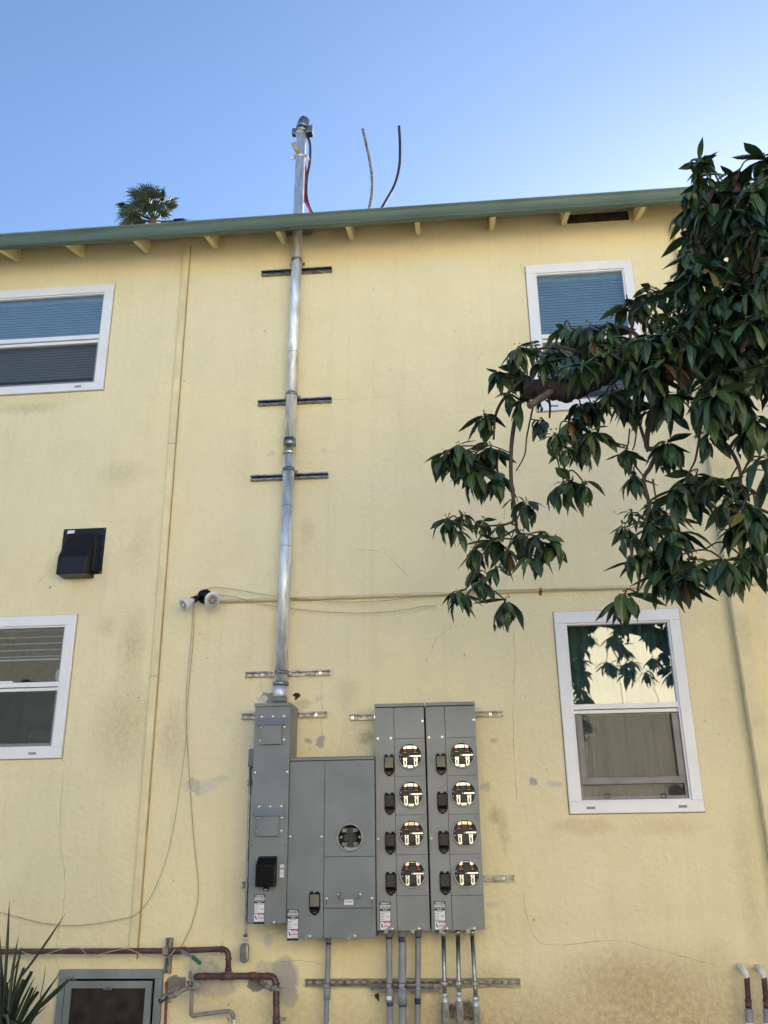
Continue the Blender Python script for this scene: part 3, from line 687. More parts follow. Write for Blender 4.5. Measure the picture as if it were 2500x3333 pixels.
# cables above the roof
def cable(name, pts, r, m, label, group=None, d=.1, seg=8, cat='cable', n=8):
    pp = [P(*p[:2], p[2] if len(p) > 2 else d) for p in pts]
    o = MB().tube(smooth(pp, n), r, seg).build(name, m, None, loc=tuple(pp[0])); tag(o, label, cat, group); return o
cable('service_cable', [(998, 440), (1009, 470), (1008, 530), (999, 580), (997, 630), (1004, 668), (1019, 700)], .0125, 'cable', 'black service cable drooping from the weatherhead to the roof', d=.05)
cable('service_cable', [(993, 520), (995, 570), (990, 620), (992, 652), (1004, 675), (1016, 701)], .010, 'redcable', 'red taped cable between the mast and the black service cable', d=.06)
cable('service_cable', [(1181, 420), (1190, 460), (1203, 520), (1211, 580), (1209, 640), (1198, 692)], .0125, 'worn', 'frayed cut cable standing up above the roof, left of its smooth neighbour', 'cut cables standing above the roof', .05)
cable('service_cable', [(1299, 411), (1302, 470), (1300, 540), (1285, 600), (1258, 650), (1234, 692)], .0125, 'cable', 'smooth dark cut cable curving up highest above the roof', 'cut cables standing above the roof', .05)

# ================================================================== thin cables and conduit on the wall
GRP = 'thin cream cables on the wall'
q = MB(); cpts = [(712, 1937), (905, 1936), (1400, 1933), (2080, 1924), (2450, 1919)]
pp = [P(a, b, .02) for a, b in cpts]; zc_ = sum(p.z for p in pp)/5
root = empty('painted_conduit', (pp[0].x, -.02, zc_), 'yellow painted conduit running level across the wall right of the floodlight', 'conduit')
MB().tube([(pp[0].x, -.02, zc_), (WX1, -.02, zc_)], .0125, 12).build('conduit', 'trim_side', root)
for px in (1010, 1560, 1760, 2120):
    x = X(px, 1930, .02); q = MB(); q.tube([(x-.01, -.02, zc_), (x+.01, -.02, zc_)], .015, 12); q.box(x-.01, x+.01, -.004, 0, zc_-.035, zc_+.02); q.build('clip', 'rust' if px == 1760 else 'trim_side', root)
cable('cable', [(655, 1921), (700, 1912), (760, 1918), (830, 1930), (905, 1941), (990, 1950), (1100, 1959), (1250, 1955), (1400, 1938), (1600, 1922), (1780, 1918), (1990, 1916), (2060, 1913)], .003, 'cream', 'thin cable looping over the painted conduit from the floodlight', GRP, .045)
cable('cable', [(700, 1934), (760, 1942), (850, 1965), (945, 1980), (1060, 1991), (1180, 1995), (1300, 1987), (1370, 1975), (1420, 1972)], .003, 'cream', 'lower thin cable sagging under the painted conduit', GRP, .04)
cable('cable', [(628, 1968), (624, 2060), (615, 2150), (606, 2260), (608, 2380), (597, 2480), (580, 2600), (560, 2720), (530, 2830), (490, 2920), (445, 2975), (390, 2993), (300, 3008), (230, 3013), (140, 3005), (60, 2985), (-20, 2965), (-120, 2940)], .003, 'cream', 'thin cable hanging from the floodlight and sweeping left over the downspout', GRP, .042)
cable('cable', [(632, 1965), (629, 2080), (618, 2200), (607, 2330), (612, 2450), (622, 2600), (632, 2740), (645, 2860), (644, 2930), (628, 3000), (606, 3050), (588, 3085)], .003, 'cream', 'thin cable hanging straight down from the floodlight to the brown pipe', GRP, .012)
cable('cable', [(-60, 3080), (40, 3084), (90, 3105), (140, 3108), (200, 3090), (258, 3086), (280, 3105), (300, 3110), (390, 3091), (420, 3090), (470, 3108), (540, 3116), (570, 3090)], .003, 'cream', 'thin pale cable wound around the brown pipe', GRP, .135, cat='cable')

# ================================================================== floodlight
fc = P(663, 1938, .05)
fl = empty('floodlight', (fc.x, 0, fc.z), 'twin floodlight with a round black base beside the thin painted downspout', 'floodlight')
q = MB(); q.tube([(fc.x, 0, fc.z), (fc.x, -.03, fc.z), (fc.x, -.045, fc.z), (fc.x, -.048, fc.z)], [.056, .056, .048, .02], 28)
for a in (.7, 2.6, 4.2): q.ball((fc.x+.03*math.cos(a), -.047, fc.z+.03*math.sin(a)), .006, 8, 4)
q.build('base', 'blackp', fl)
def par(tipx, tipy, d, r, neck, necky, nd, name):
    face = P(tipx, tipy, d); nk = P(neck, necky, nd); ax = (face-nk).normalized()
    MB().tube([nk-ax*.075, nk-ax*.03, nk+ax*.004], [.016, .024, .026], 16).build('lamp_holder', 'blackp', fl)
    L_ = (face-nk).length
    q = MB().tube([nk-ax*.01, nk+ax*L_*.35, nk+ax*L_*.75, face], [.017, .019, r*.86, r], 28, caps=False); lm = q.build(name, 'lamprim', fl)
    MB().tube([face-ax*.004, face+ax*.001, face+ax*.003], [r*.90, r*.86, r*.70], 28).build('lens', 'lens', lm)
    MB().tube([face-ax*.006, face+ax*.002, face+ax*.0025, face-ax*.001], [r, r, r*.90, r*.88], 28, caps=False).build('rim', 'lamprim', lm)
    MB().tube([face+ax*.003, face+ax*.0042], [r*.52, r*.48], 20).build('lens_ring', 'screenframe' if r < .05 else 'galv_dull', lm)
    MB().tube([face+ax*.0042, face+ax*.0052], [r*.30, r*.24], 12).build('reflector_core', 'lampcore' if r > .05 else 'zinc', lm)
par(598, 1968, .17, .047, 629, 1953, .11, 'lamp')
par(692, 1953, .17, .060, 676, 1946, .10, 'lamp')
MB().tube([(fc.x-.02, -.03, fc.z), P(645, 1947, .07)], .014, 12).build('arm', 'blackp', fl)

# ================================================================== vent hood
HD = .15; fl_x0, fl_x1 = X(208, 1725, .004), X(346, 1716, .004); fz0, fz1 = Z(270, 1870, .004), Z(280, 1720, .004)
vh = empty('vent_hood', ((fl_x0+fl_x1)/2, 0, fz0), 'glossy black vent hood on a square flange left of the painted downspout', 'vent hood')
MB().box(fl_x0, fl_x1, -.006, 0, fz0, fz1).build('flange', 'hood', vh, bevel=.001)
fx0, fx1 = X(188, 1812, HD), X(283, 1810, HD); fza, fzb = Z(235, 1811, HD), Z(235, 1867, HD)
wx0, wx1 = fx0+.004, fx1+.010; wz = Z(255, 1737, .006)
q = MB(); q.hexa([(fx0, -HD, fzb), (fx1, -HD, fzb), (wx1, -.006, fzb+.0), (wx0, -.006, fzb+.0), (fx0, -HD, fza), (fx1, -HD, fza), (wx1, -.006, wz), (wx0, -.006, wz)])
q.build('hood', 'hood', vh, bevel=.006)
q = MB(); q.hexa([(wx1-.01, -.05, fz0+.008), (wx1+.004, -.05, fz0+.008), (wx1+.035, -.006, fz0+.008), (wx1-.01, -.006, fz0+.008), (wx1-.01, -.045, wz-.03), (wx1+.003, -.045, wz-.03), (wx1+.03, -.006, wz-.015), (wx1-.01, -.006, wz-.015)])
q.build('flared_side', 'hood', vh, bevel=.008)
a = P(219, 1727, .008); MB().hexa([(a.x, -.0075, a.z-.026), (a.x+.058, -.0075, a.z-.024), (a.x+.058, -.0062, a.z-.024), (a.x, -.0062, a.z-.026), (a.x+.006, -.0075, a.z), (a.x+.062, -.0075, a.z+.001), (a.x+.062, -.0062, a.z+.001), (a.x+.006, -.0062, a.z)]).build('tape', 'lamprim', vh)
for (sx_, sz_) in ((fl_x1-.012, fz1-.012), (fl_x0+.012, fz1-.012), (fl_x1-.012, fz0+.012)): MB().ball((sx_, -.007, sz_), .005, 8, 4).build('screw', 'galv_dull', vh)

# ================================================================== electrical boxes
def screw(x, z, y, parent, r=.0065):
    q = MB(); q.tube([(x, y, z), (x, y-.002, z)], r*1.15, 12); q.ball((x, y-.002, z), r, 10, 6, (1, .6, 1)); return q.build('screw', 'zinc', parent)
def sticker(x0, x1, z1, y, parent, kind):
    w_ = x1-x0; k = w_/.072; z0 = z1-.178*k
    s = MB().box(x0, x1, y-.0008, y, z0, z1).build('sticker', 'stick_k', parent)
    cx = (x0+x1)/2; yy = y-.0014
    text('SIEMENS', .0155*k, cx, yy, z1-.010*k, 'stick_w', s)
    MB().box(x0+.003, x1-.003, yy, y-.0009, z1-.034*k, z1-.019*k).build('band', 'stick_w', s); text('Power Mod', .0125*k, cx, yy-.0005, z1-.0265*k, 'stick_k', s)
    text('Modular Metering', .0088*k, cx, yy, z1-.040*k, 'stick_w', s); text('System', .0088*k, cx, yy, z1-.048*k, 'stick_w', s)
    MB().box(x0+.003, x1-.003, yy, y-.0009, z1-.112*k, z1-.054*k).build('band', 'stick_w', s)
    text(kind, .0078*k, cx, yy-.0005, z1-.059*k, 'stick_k', s)
    q = MB()
    for (u0, u1, zz_) in ((.07, .4, .068), (.07, .5, .073), (.07, .38, .083), (.07, .44, .088), (.58, .85, .083), (.58, .92, .088), (.07, .3, .098), (.07, .42, .103)):
        q.box(x0+w_*u0, x0+w_*u1, yy-.0006, yy-.0001, z1-(zz_+.0022)*k, z1-zz_*k)
    q.build('print', 'stick_g', s)
    MB().box(x0+.003, x1-.003, yy, y-.0009, z0+.014*k, z1-.116*k).build('band', 'stick_w', s)
    q = MB(); q.box(x0+w_*.36, x1-.003, yy-.0006, yy-.0001, z1-.124*k, z1-.117*k); q.box(x0+w_*.36, x1-.003, yy-.0006, yy-.0001, z1-.145*k, z1-.141*k); q.build('band', 'stick_r', s)
    q = MB()
    for zz_ in (.128, .133, .137, .149, .154, .159): q.box(x0+w_*.38, x1-.005, yy-.0006, yy-.0001, z1-(zz_+.0018)*k, z1-zz_*k)
    q.build('print', 'stick_p', s)
    text('DANGER', .006*k, x0+w_*.67, yy-.0009, z1-.1206*k, 'stick_w', s)
    q = MB(); q.prism([(x0+w_*.10, z1-.122*k), (x0+w_*.24, z1-.130*k), (x0+w_*.31, z1-.150*k), (x0+w_*.22, z1-.152*k), (x0+w_*.14, z1-.138*k), (x0+w_*.18, z1-.136*k)], yy-.0006, yy-.0001); q.build('pictogram', 'stick_k', s)
    return s
def latch(x, z, y, parent):
    q = MB(); q.prism([(x-.032, z-.004), (x+.02, z-.004), (x+.02, z+.014), (x-.008, z+.018)], y-.003, y); q.tube([(x-.026, y-.004, z-.010), (x-.026, y-.001, z-.010)], .013, 14)
    o = q.build('latch', 'galv_dull', parent); screw(x+.012, z+.005, y-.002, parent, .0075)

# --- tall narrow disconnect box (A)
DA = .30
ax0, ax1 = (X(833.8, 2298, DA)+X(801, 3007, DA))/2, (X(946.5, 2296, DA)+X(928, 3007, DA))/2
az1, az0 = Z(890, 2297, DA), Z(865, 3007, DA); AY = -.022
A = empty('disconnect_box', ((ax0+ax1)/2, AY, az0), 'tall narrow grey box with two hooded covers, foot of the steel mast', 'electrical box')
MB().box(ax0, ax1, -DA+.004, AY, az0, az1).build('enclosure', 'panel', A, bevel=.003)
MB().box(ax0-.004, ax1+.004, -DA-.010, AY+.001, az1-.004, az1+.018).build('rain_cap', 'panel', A, bevel=.002)
MB().box(ax0+.002, ax1-.002, -DA, -DA+.0035, az0+.004, az1-.026).build('front_cover', 'panel', A, bevel=.0015)
yf = -DA
def ap(px, py): return P(px, py, DA)
for (t_, s_, l_) in ((2335, 2352, 2424), (2621, 2644, 2722)):
    off = 0 if t_ == 2335 else -9
    x0_, x1_ = ap(841+off, s_).x, ap(936+off, s_).x
    z_t, z_v0, z_v1, z_b = ap(890, t_-8).z, ap(890, s_-2).z, ap(890, s_ if t_ == 2335 else s_).z, ap(890, l_).z
    zv = ap(890, (2350 if t_ == 2335 else 2645)).z
    cv = MB(); cv.box(x0_+.002, x1_-.002, yf-.004, yf-.0005, z_b, z_t); cvo = cv.build('hooded_cover', 'panel', A, bevel=.001)
    q = MB(); zt_ = zv+(.022 if t_ == 2335 else .024); zb_ = zt_-.045
    q.hexa([(x0_-.006, yf-.035, zb_), (x1_+.002, yf-.035, zb_), (x1_+.002, yf-.033, zb_), (x0_-.006, yf-.033, zb_), (x0_, yf-.012, zt_), (x1_-.002, yf-.012, zt_), (x1_-.002, yf-.006, zt_), (x0_, yf-.006, zt_)])
    q.box(x0_, x1_-.002, yf-.010, yf-.004, zt_, zt_+.008); q.build('visor', 'panel', cvo, bevel=.0012)
    q = MB(); w_ = x1_-x0_; q.box(x0_+.022, x1_-.035, yf-.024, yf-.004, z_b+.001, zb_+.01); q.build('raised_box', 'panel', cvo, bevel=.0015)
    for fx in (.12, .5, .88): screw(x0_+w_*fx, zt_+.014, yf-.004, cvo)
    for (fx, zz_) in ((.10, zb_-.012), (.90, zb_-.010), (.10, z_b+.03), (.90, z_b+.032)): screw(x0_+w_*fx, zz_, yf-.004, cvo)
for (px, py) in ((831, 2514), (935, 2512)): p = ap(px, py); screw(p.x, p.z, yf-.001, A)
for (px, py) in ((820, 2752), (928, 2750)): p = ap(px, py); MB().ball((p.x, yf, p.z), .004, 6, 4).build('hole', 'gap', A)
# black breaker cover
bx0, bx1 = ap(833, 2840).x, ap(902, 2840).x; bzt, bzm, bzb = ap(870, 2786).z, ap(870, 2815).z, ap(870, 2885).z
q = MB(); q.hexa([(bx0+.010, yf-.06, bzb), (bx1-.006, yf-.06, bzb), (bx1, yf-.0005, bzb), (bx0, yf-.0005, bzb), (bx0+.012, yf-.07, bzm), (bx1-.006, yf-.07, bzm), (bx1, yf-.0005, bzt-.02), (bx0+.008, yf-.0005, bzt-.02)])
bc = q.build('breaker_cover', 'blackp', A, bevel=.006)
q = MB(); q.hexa([(bx0+.012, yf-.069, bzm), (bx1-.006, yf-.069, bzm), (bx1, yf-.0005, bzm), (bx0+.008, yf-.0005, bzm), (bx0+.018, yf-.028, bzt-.012), (bx1-.004, yf-.028, bzt-.012), (bx1, yf-.0005, bzt), (bx0+.014, yf-.0005, bzt)])
q.build('sloped_top', 'blackp', bc, bevel=.004)
q = MB(); cxx = (bx0+bx1)/2+.006; q.box(cxx-.020, cxx+.020, yf-.03, yf-.001, bzb-.024, bzb+.004); q.build('padlock_tab', 'blackp', bc, bevel=.006)
MB().box(cxx-.011, cxx+.008, yf-.0312, yf-.0302, bzb-.020, bzb-.016).build('tab_mark', 'lamprim', bc)
p = ap(912, 2814); q = MB(); q.box(p.x-.001, p.x+.025, yf-.001, yf-.0002, p.z-.02, p.z); q.box(p.x-.001, p.x+.025, yf-.001, yf-.0002, p.z-.078, p.z-.030); s_ = q.build('sticker', 'stick_w', A)
text('ON', .008, p.x+.012, yf-.0015, p.z-.011, 'stick_k', s_); text('OFF', .008, p.x+.012, yf-.0015, p.z-.052, 'stick_k', s_)
MB().box(p.x, p.x+.024, yf-.0012, yf-.0003, p.z-.028, p.z-.024).build('sticker', 'stick_g', A)
sx0 = ap(828, 2912).x; sticker(sx0, sx0+.070, ap(845, 2911).z, yf, A, 'Main Disconnect')
latch(ap(880, 3005).x+.01, az0+.004, yf-.001, A)

# --- wide cabinet (B)
DB = .27
bx0, bx1 = (X(946.5, 2468, DB)+X(930, 3052, DB))/2, X(1221, 2760, DB); bz1, bz0 = Z(1083, 2463, DB), Z(1080, 3052, DB); yf = -DB
B = empty('main_cabinet', ((bx0+bx1)/2, AY, bz0), 'wide low grey cabinet with one dark round socket and a lift handle', 'electrical cabinet')
q = MB(); q.box(bx0+.004, bx1-.004, -DB+.055, AY, bz0+.002, bz1-.006); q.box(bx0+.001, bx0+.004, -DB+.004, AY, bz0, bz1-.006); q.box(bx1-.004, bx1-.001, -DB+.004, AY, bz0, bz1-.006)
q.box(bx0+.004, bx1-.004, -DB+.0045, AY, bz0, bz0+.002); q.build('enclosure', 'panel', B)
MB().box(bx0, bx1, -DB-.010, AY, bz1-.006, bz1+.0).build('rain_cap', 'panel', B, bevel=.002)
MB().box(bx0, bx1, -DB-.010, -DB-.004, bz1-.022, bz1-.006).build('cap_lip', 'panel', B, bevel=.002)
def bp_(px, py): return P(px, py, DB)
seam = (bp_(1059, 2470).x+bp_(1051, 3050).x)/2; scx, scz = bp_(1139, 2726).x, bp_(1139, 2726).z
z_a, z_b = bp_(1139, 2788).z, bp_(1139, 2956).z
def plate_hole(q, x0, x1, z0, z1, y, cx, cz, r, th=.004, seg=40):
    n = len(q.v); 
    for k in range(seg):
        a = 2*math.pi*k/seg; c_, s_ = math.cos(a), math.sin(a)
        t = min((x1-cx)/c_ if c_ > 1e-6 else 1e9, (x0-cx)/c_ if c_ < -1e-6 else 1e9, (z1-cz)/s_ if s_ > 1e-6 else 1e9, (z0-cz)/s_ if s_ < -1e-6 else 1e9)
        q.v += [Vector((cx+r*c_, y, cz+r*s_)), Vector((cx+t*c_, y, cz+t*s_)), Vector((cx+t*c_, y+th, cz+t*s_))]
    for k in range(seg):
        a = n+3*k; b = n+3*((k+1) % seg); q.f.append((a, a+1, b+1, b)); q.sm.append(False); q.f.append((a+1, a+2, b+2, b+1)); q.sm.append(False)
    for (X_, Z_) in ((x0, z0), (x1, z0), (x1, z1), (x0, z1)):       # corners
        best = sorted(range(seg), key=lambda k: (q.v[n+3*k+1]-Vector((X_, y, Z_))).length)
        ang = math.atan2(Z_-cz, X_-cx) % (2*math.pi); k = int(ang/(2*math.pi)*seg) % seg
        m_ = len(q.v); q.v.append(Vector((X_, y, Z_))); q.f.append((n+3*k+1, m_, n+3*((k+1) % seg)+1)); q.sm.append(False)
q = MB(); q.box(bx0, seam-.0018, yf, yf+.004, bz0, bz1-.026); q.build('left_cover', 'panel', B, bevel=.0012)
q = MB(); plate_hole(q, seam+.0018, bx1-.001, z_a+.0015, bz1-.026, yf, scx, scz, .083); q.build('meter_cover', 'panel', B)
MB().box(seam+.0018, bx1-.001, yf-.003, yf+.002, z_b+.0015, z_a-.0015).build('lift_cover', 'panel', B, bevel=.0015)
MB().box(seam+.0018, bx1-.001, yf, yf+.004, bz0, z_b-.0015).build('lower_cover', 'panel', B, bevel=.0012)
q = MB(); q.ring(scx, scz, yf-.014, .0865, .077, .054); ms = q.build('meter_socket', 'rim', B)
MB().tube([(scx, yf+.045, scz), (scx, yf+.05, scz)], .085, 32).build('socket_back', 'gap', ms)
q = MB(); q.tube([(scx, yf+.042, scz-.06), (scx, yf+.046, scz-.06)], .045, 20); q.build('floor_plate', 'galv_dull', ms)
q = MB(); q.box(scx-.042, scx+.042, yf+.0, yf+.04, scz-.022, scz+.020); q.box(scx-.028, scx+.028, yf+.005, yf+.04, scz-.055, scz+.062); q.build('socket_block', 'blackm', ms, bevel=.002)
for (u, v) in ((-.036, .044), (.036, .044), (-.036, -.040), (.040, -.040)):
    q = MB()
    for k in range(4): q.box(scx+u-.016+k*.008, scx+u-.010+k*.008, yf+.004, yf+.03, scz+v-.011, scz+v-.001); q.box(scx+u-.016+k*.008, scx+u-.010+k*.008, yf+.004, yf+.03, scz+v+.001, scz+v+.011)
    q.build('jaw', 'strut', ms)
for u in (-.060, .062): q = MB(); q.ball((scx+u, yf+.012, scz+.001), .011, 12, 6, (1, .4, 1)); q.build('terminal', 'galv_dull', ms)
for (px, py) in ((944.5, 2723), (1047, 2723)): p = bp_(px, py); screw(p.x, p.z, yf-.001, B)
for (px, py) in ((1063, 2925), (1211, 2924)):
    p = bp_(px, py); screw(p.x, p.z, yf-.004, B, .0075); MB().box(p.x-.002, p.x+.002, yf-.0045, yf-.003, p.z-.035, p.z-.006).build('keyhole_slot', 'gap', B)
ha, hb = bp_(1104, 2912), bp_(1170, 2911)
q = MB(); q.hexa([(ha.x+.012, yf-.03, ha.z-.022), (hb.x-.012, yf-.03, ha.z-.022), (hb.x-.012, yf-.026, ha.z-.022), (ha.x+.012, yf-.026, ha.z-.022), (ha.x+.012, yf-.03, ha.z+.008), (hb.x-.012, yf-.03, ha.z+.008), (hb.x-.012, yf-.026, ha.z+.008), (ha.x+.012, yf-.026, ha.z+.008)])
for (s0, s1) in ((ha.x-.008, ha.x+.012), (hb.x+.008, hb.x-.012)):
    q.hexa([(s0, yf-.006, ha.z-.018), (s1, yf-.03, ha.z-.022), (s1, yf-.026, ha.z-.022), (s0, yf-.003, ha.z-.018), (s0, yf-.006, ha.z+.006), (s1, yf-.03, ha.z+.008), (s1, yf-.026, ha.z+.008), (s0, yf-.003, ha.z+.006)])
q.build('handle', 'panel', B); screw(ha.x-.004, ha.z, yf-.006, B, .0075); screw(hb.x+.004, hb.z, yf-.006, B, .0075)
p = bp_(1121, 2927); s_ = MB().box(p.x, p.x+.058, yf-.0042, yf-.0031, p.z-.032, p.z).build('sticker', 'stick_w', B)
q = MB(); q.box(p.x+.004, p.x+.054, yf-.0048, yf-.0043, p.z-.014, p.z-.011); q.box(p.x+.010, p.x+.048, yf-.0048, yf-.0043, p.z-.020, p.z-.017); q.build('print', 'stick_g', s_)
# small flip covers
def flip(parent, x0, x1, z1, y, smoke=True):
    w_ = x1-x0; hgt = .100; z0 = z1-hgt-.038; cx = (x0+x1)/2
    q = MB(); q.prism([(x0, z1-.008), (x0, z0+.032), (x0+.012, z0+.010), (cx-.012, z0+.010), (cx-.012, z0), (cx+.012, z0), (cx+.012, z0+.010), (x1-.012, z0+.010), (x1, z0+.032), (x1, z1-.008)], y-.012, y)
    for s in (-1, 1): q.tube([(cx+s*w_*.28-.009, y-.012, z1-.006), (cx+s*w_*.28+.009, y-.012, z1-.006)], .008, 10)
    fo_ = q.build('flip_cover', 'blackp', parent, bevel=.002)
    q = MB(); q.hexa([(x0+.006, y-.030, z0+.05), (x1-.004, y-.030, z0+.05), (x1-.004, y-.010, z0+.05), (x0+.006, y-.010, z0+.05), (x0+.006, y-.020, z1-.014), (x1-.006, y-.020, z1-.014), (x1-.006, y-.010, z1-.014), (x0+.006, y-.010, z1-.014)])
    q.build('window_lid', 'smoke' if smoke else 'blackp', fo_, bevel=.002)
    q = MB(); q.hexa([(x0+.006, y-.014, z0+.032), (x1-.006, y-.014, z0+.032), (x1-.006, y-.010, z0+.032), (x0+.006, y-.010, z0+.032), (x0+.006, y-.029, z0+.0495), (x1-.006, y-.029, z0+.0495), (x1-.006, y-.010, z0+.0495), (x0+.006, y-.010, z0+.0495)])
    q.build('lower_bevel', 'blackp', fo_, bevel=.001)
    MB().box(cx-.009, cx+.009, y-.0128, y-.0121, z0+.015, z0+.0175).build('mark', 'screenframe', fo_)
    return fo_
a = bp_(1008, 2902); b = bp_(1043, 2902); flip(B, a.x, b.x, a.z, yf)
p = bp_(936, 2960); sticker(p.x, p.x+.073, p.z, yf, B, 'Main Section')
latch(bp_(1003, 3048).x, bz0+.004, yf-.001, B); latch(bp_(1150, 3046).x, bz0+.004, yf-.001, B)

# --- meter stacks (C and its copy D)
DC = .235
def cpnt(px, py): return P(px, py, DC)
cx0 = (cpnt(1222.5, 2300).x+cpnt(1225, 3028).x)/2; cx1 = (cpnt(1381, 2300).x+cpnt(1397, 3028).x)/2
cz1, cz0 = cpnt(1300, 2290).z, cpnt(1310, 3029).z; yf = -DC
Cs = empty('meter_stack', ((cx0+cx1)/2, AY, cz0), 'left of the two grey four-meter stacks, next to the wide cabinet', 'meter stack', 'four-meter stacks')
q = MB(); q.box(cx0+.003, cx1-.003, -DC+.040, AY, cz0+.003, cz1-.006); q.box(cx0+.003, cx1-.003, -DC+.0045, AY, cz0, cz0+.003); q.build('enclosure', 'gap', Cs)
MB().box(cx0-.0005, cx0+.0025, -DC+.004, AY, cz0, cz1-.006).build('side_sheet', 'panel', Cs); MB().box(cx1-.0025, cx1+.0005, -DC+.004, AY, cz0, cz1-.006).build('side_sheet', 'panel', Cs)
MB().box(cx0-.003, cx1+.002, -DC-.012, AY, cz1-.022, cz1).build('rain_cap', 'panel_top', Cs, bevel=.002)
sm_ = (cpnt(1284, 2300).x+cpnt(1290.5, 3028).x)/2
MB().box(cx0, sm_-.0016, yf, yf+.004, cz0, cz1-.026).build('breaker_cover', 'panel_top', Cs, bevel=.0012)
seams = [cpnt(1333, 2404.3).z, cpnt(1335, 2525).z, cpnt(1338, 2651.5).z, cpnt(1340, 2781).z, cpnt(1342, 2915.5).z]
st_ = (seams[0]-seams[4])/4; seams = [seams[0]-st_*k for k in range(5)]
rcx = (cpnt(1334.7, 2462).x+cpnt(1342.9, 2845).x)/2
rz0 = (cpnt(1335, 2461).z+cpnt(1343, 2844.7).z+3*st_)/2
MB().box(sm_+.0016, cx1, yf, yf+.004, seams[0]+.0012, cz1-.026).build('upper_cover', 'panel_top', Cs, bevel=.0012)
MB().box(sm_+.0016, cx1, yf, yf+.004, cz0, seams[4]-.0012).build('lower_cover', 'panel_top', Cs, bevel=.0012)
US = .0775
for k in range(4):
    zc_ = rz0-st_*k; q = MB(); plate_hole(q, sm_+.0016, cx1, seams[k+1]+.0012, seams[k]-.0012, yf-.001, rcx, zc_, .083, .005); q.build('meter_cover', 'panel_top', Cs)
    MB().box(cx1-.032, cx1-.012, yf-.0022, yf-.001, seams[k]-.034, seams[k]-.012).build('stamped_square', 'panel', Cs, bevel=.0008)
    ms = MB().ring(rcx, zc_, yf-.014, .0865, US, .054).build('meter_socket', 'rim', Cs)
    MB().tube([(rcx, yf+.030, zc_), (rcx, yf+.036, zc_)], .084, 32).build('socket_back', 'blackm', ms)
    def rc(x0, x1, y0, y1, ya, yb_, mname, name, n_=None):
        ob = MB().box(rcx+(x0-680)/590*US, rcx+(x1-680)/590*US, yf+ya, yf+yb_, zc_-(y1-940)/600*US, zc_-(y0-940)/600*US).build(name, mname, ms, bevel=.0012); return ob
    def poly(pts, ya, yb_, mname, name):
        return MB().prism([(rcx+(x-680)/590*US, zc_-(y-940)/600*US) for x, y in pts][::-1], yf+ya, yf+yb_).build(name, mname, ms, bevel=.001)
    poly([(330, 480), (420, 400), (500, 375), (500, 500), (480, 560), (330, 565)], .012, .03, 'tin', 'line_contact')
    rc(522, 808, 395 if k < 2 else 375, 555 if k < 3 else 430, .010, .03, 'tin' if k < 2 else 'brass', 'top_bus')
    poly([(845, 375), (940, 405), (1040, 480), (1030, 560), (870, 560), (848, 500)], .012, .03, 'tin', 'line_contact')
    for (a, b) in ((325, 470), (870, 1015)):
        q = MB(); zq = zc_-(655-940)/600*US; xq = rcx+((a+b)/2-680)/590*US; q.tube([(xq, yf+.010, zq-.011), (xq, yf+.010, zq+.011)], .0095, 12); q.build('copper_jaw', 'copper', ms)
        rc(a-5, b+30, 742, 765, .004, .03, 'tin', 'jaw_clip')
    rc(505, 850, 565, 870, .004, .03, 'blackm', 'insulator_block'); rc(545, 850, 985, 1370, .006, .03, 'blackm', 'insulator_block'); rc(130, 620, 880, 985, .010, .03, 'blackm', 'insulator_block')
    rc(705, 1245, 890, 975, .002, .008, 'tin', 'test_link'); rc(625, 655, 895, 975, .006, .012, 'tin', 'test_link')
    for (a, b) in ((320, 522), (858, 1064)):
        j = poly([(a, 1010), (b, 1005), (b, 1100), (b-25, 1130), (b, 1200), (b-20, 1330), (b, 1390), (b+2, 1430), (b-60, 1480), (a+70, 1480), (a+10, 1400), (a+30, 1330), (a+5, 1230), (a+30, 1130), (a, 1080)], .008, .026, 'tin', 'load_jaw')
        m_ = (a+b)/2; rc(m_-48, m_+48, 1160, 1300, .0065, .0078, 'screenframe', 'jaw_slot'); rc(m_-32, m_+32, 1305, 1385, .0060, .0078, 'gap', 'jaw_slot')
        q = MB(); q.ball((rcx+(m_-680)/590*US, yf+.007, zc_-(1070-940)/600*US), .0055, 8, 4); q.build('terminal_screw', 'galv_dull', ms)
    if k < 2: rc(545, 828, 1388, 1520, .010, .03, 'tin' if k == 0 else 'brass', 'bottom_bus')
    for (a, b) in ((165, 845), (170, 1050), (1195, 838), (1200, 1040)):
        MB().ball((rcx+(a-680)/590*US, yf+.012, zc_-(b-940)/600*US), .0052, 10, 6).build('rivet', 'zinc', ms)
    zt_ = cpnt(1266, 2457).z-st_*k; a = cpnt(1250.5, 2480).x; flip(Cs, a, a+.068, zt_, yf, k == 0)
for (px, py) in ((1230, 2404), (1272, 2402.5), (1231, 2731)): p = cpnt(px, py); screw(p.x, p.z, yf-.001, Cs)
p = cpnt(1375, 2347); screw(p.x, p.z, yf-.001, Cs)
p = cpnt(1235, 2935); sticker(p.x, p.x+.072, p.z, yf, Cs, 'Meter Center')
latch(cpnt(1270, 3024).x, cz0+.006, yf-.001, Cs); latch(cpnt(1358, 3024).x, cz0+.006, yf-.001, Cs)
D_ = copy_tree(Cs); D_['label'] = 'right of the two grey four-meter stacks, outermost box of the row'
off = (cpnt(1385.5, 2300).x+cpnt(1405.5, 3028).x)/2-cx0; D_.location.x += off
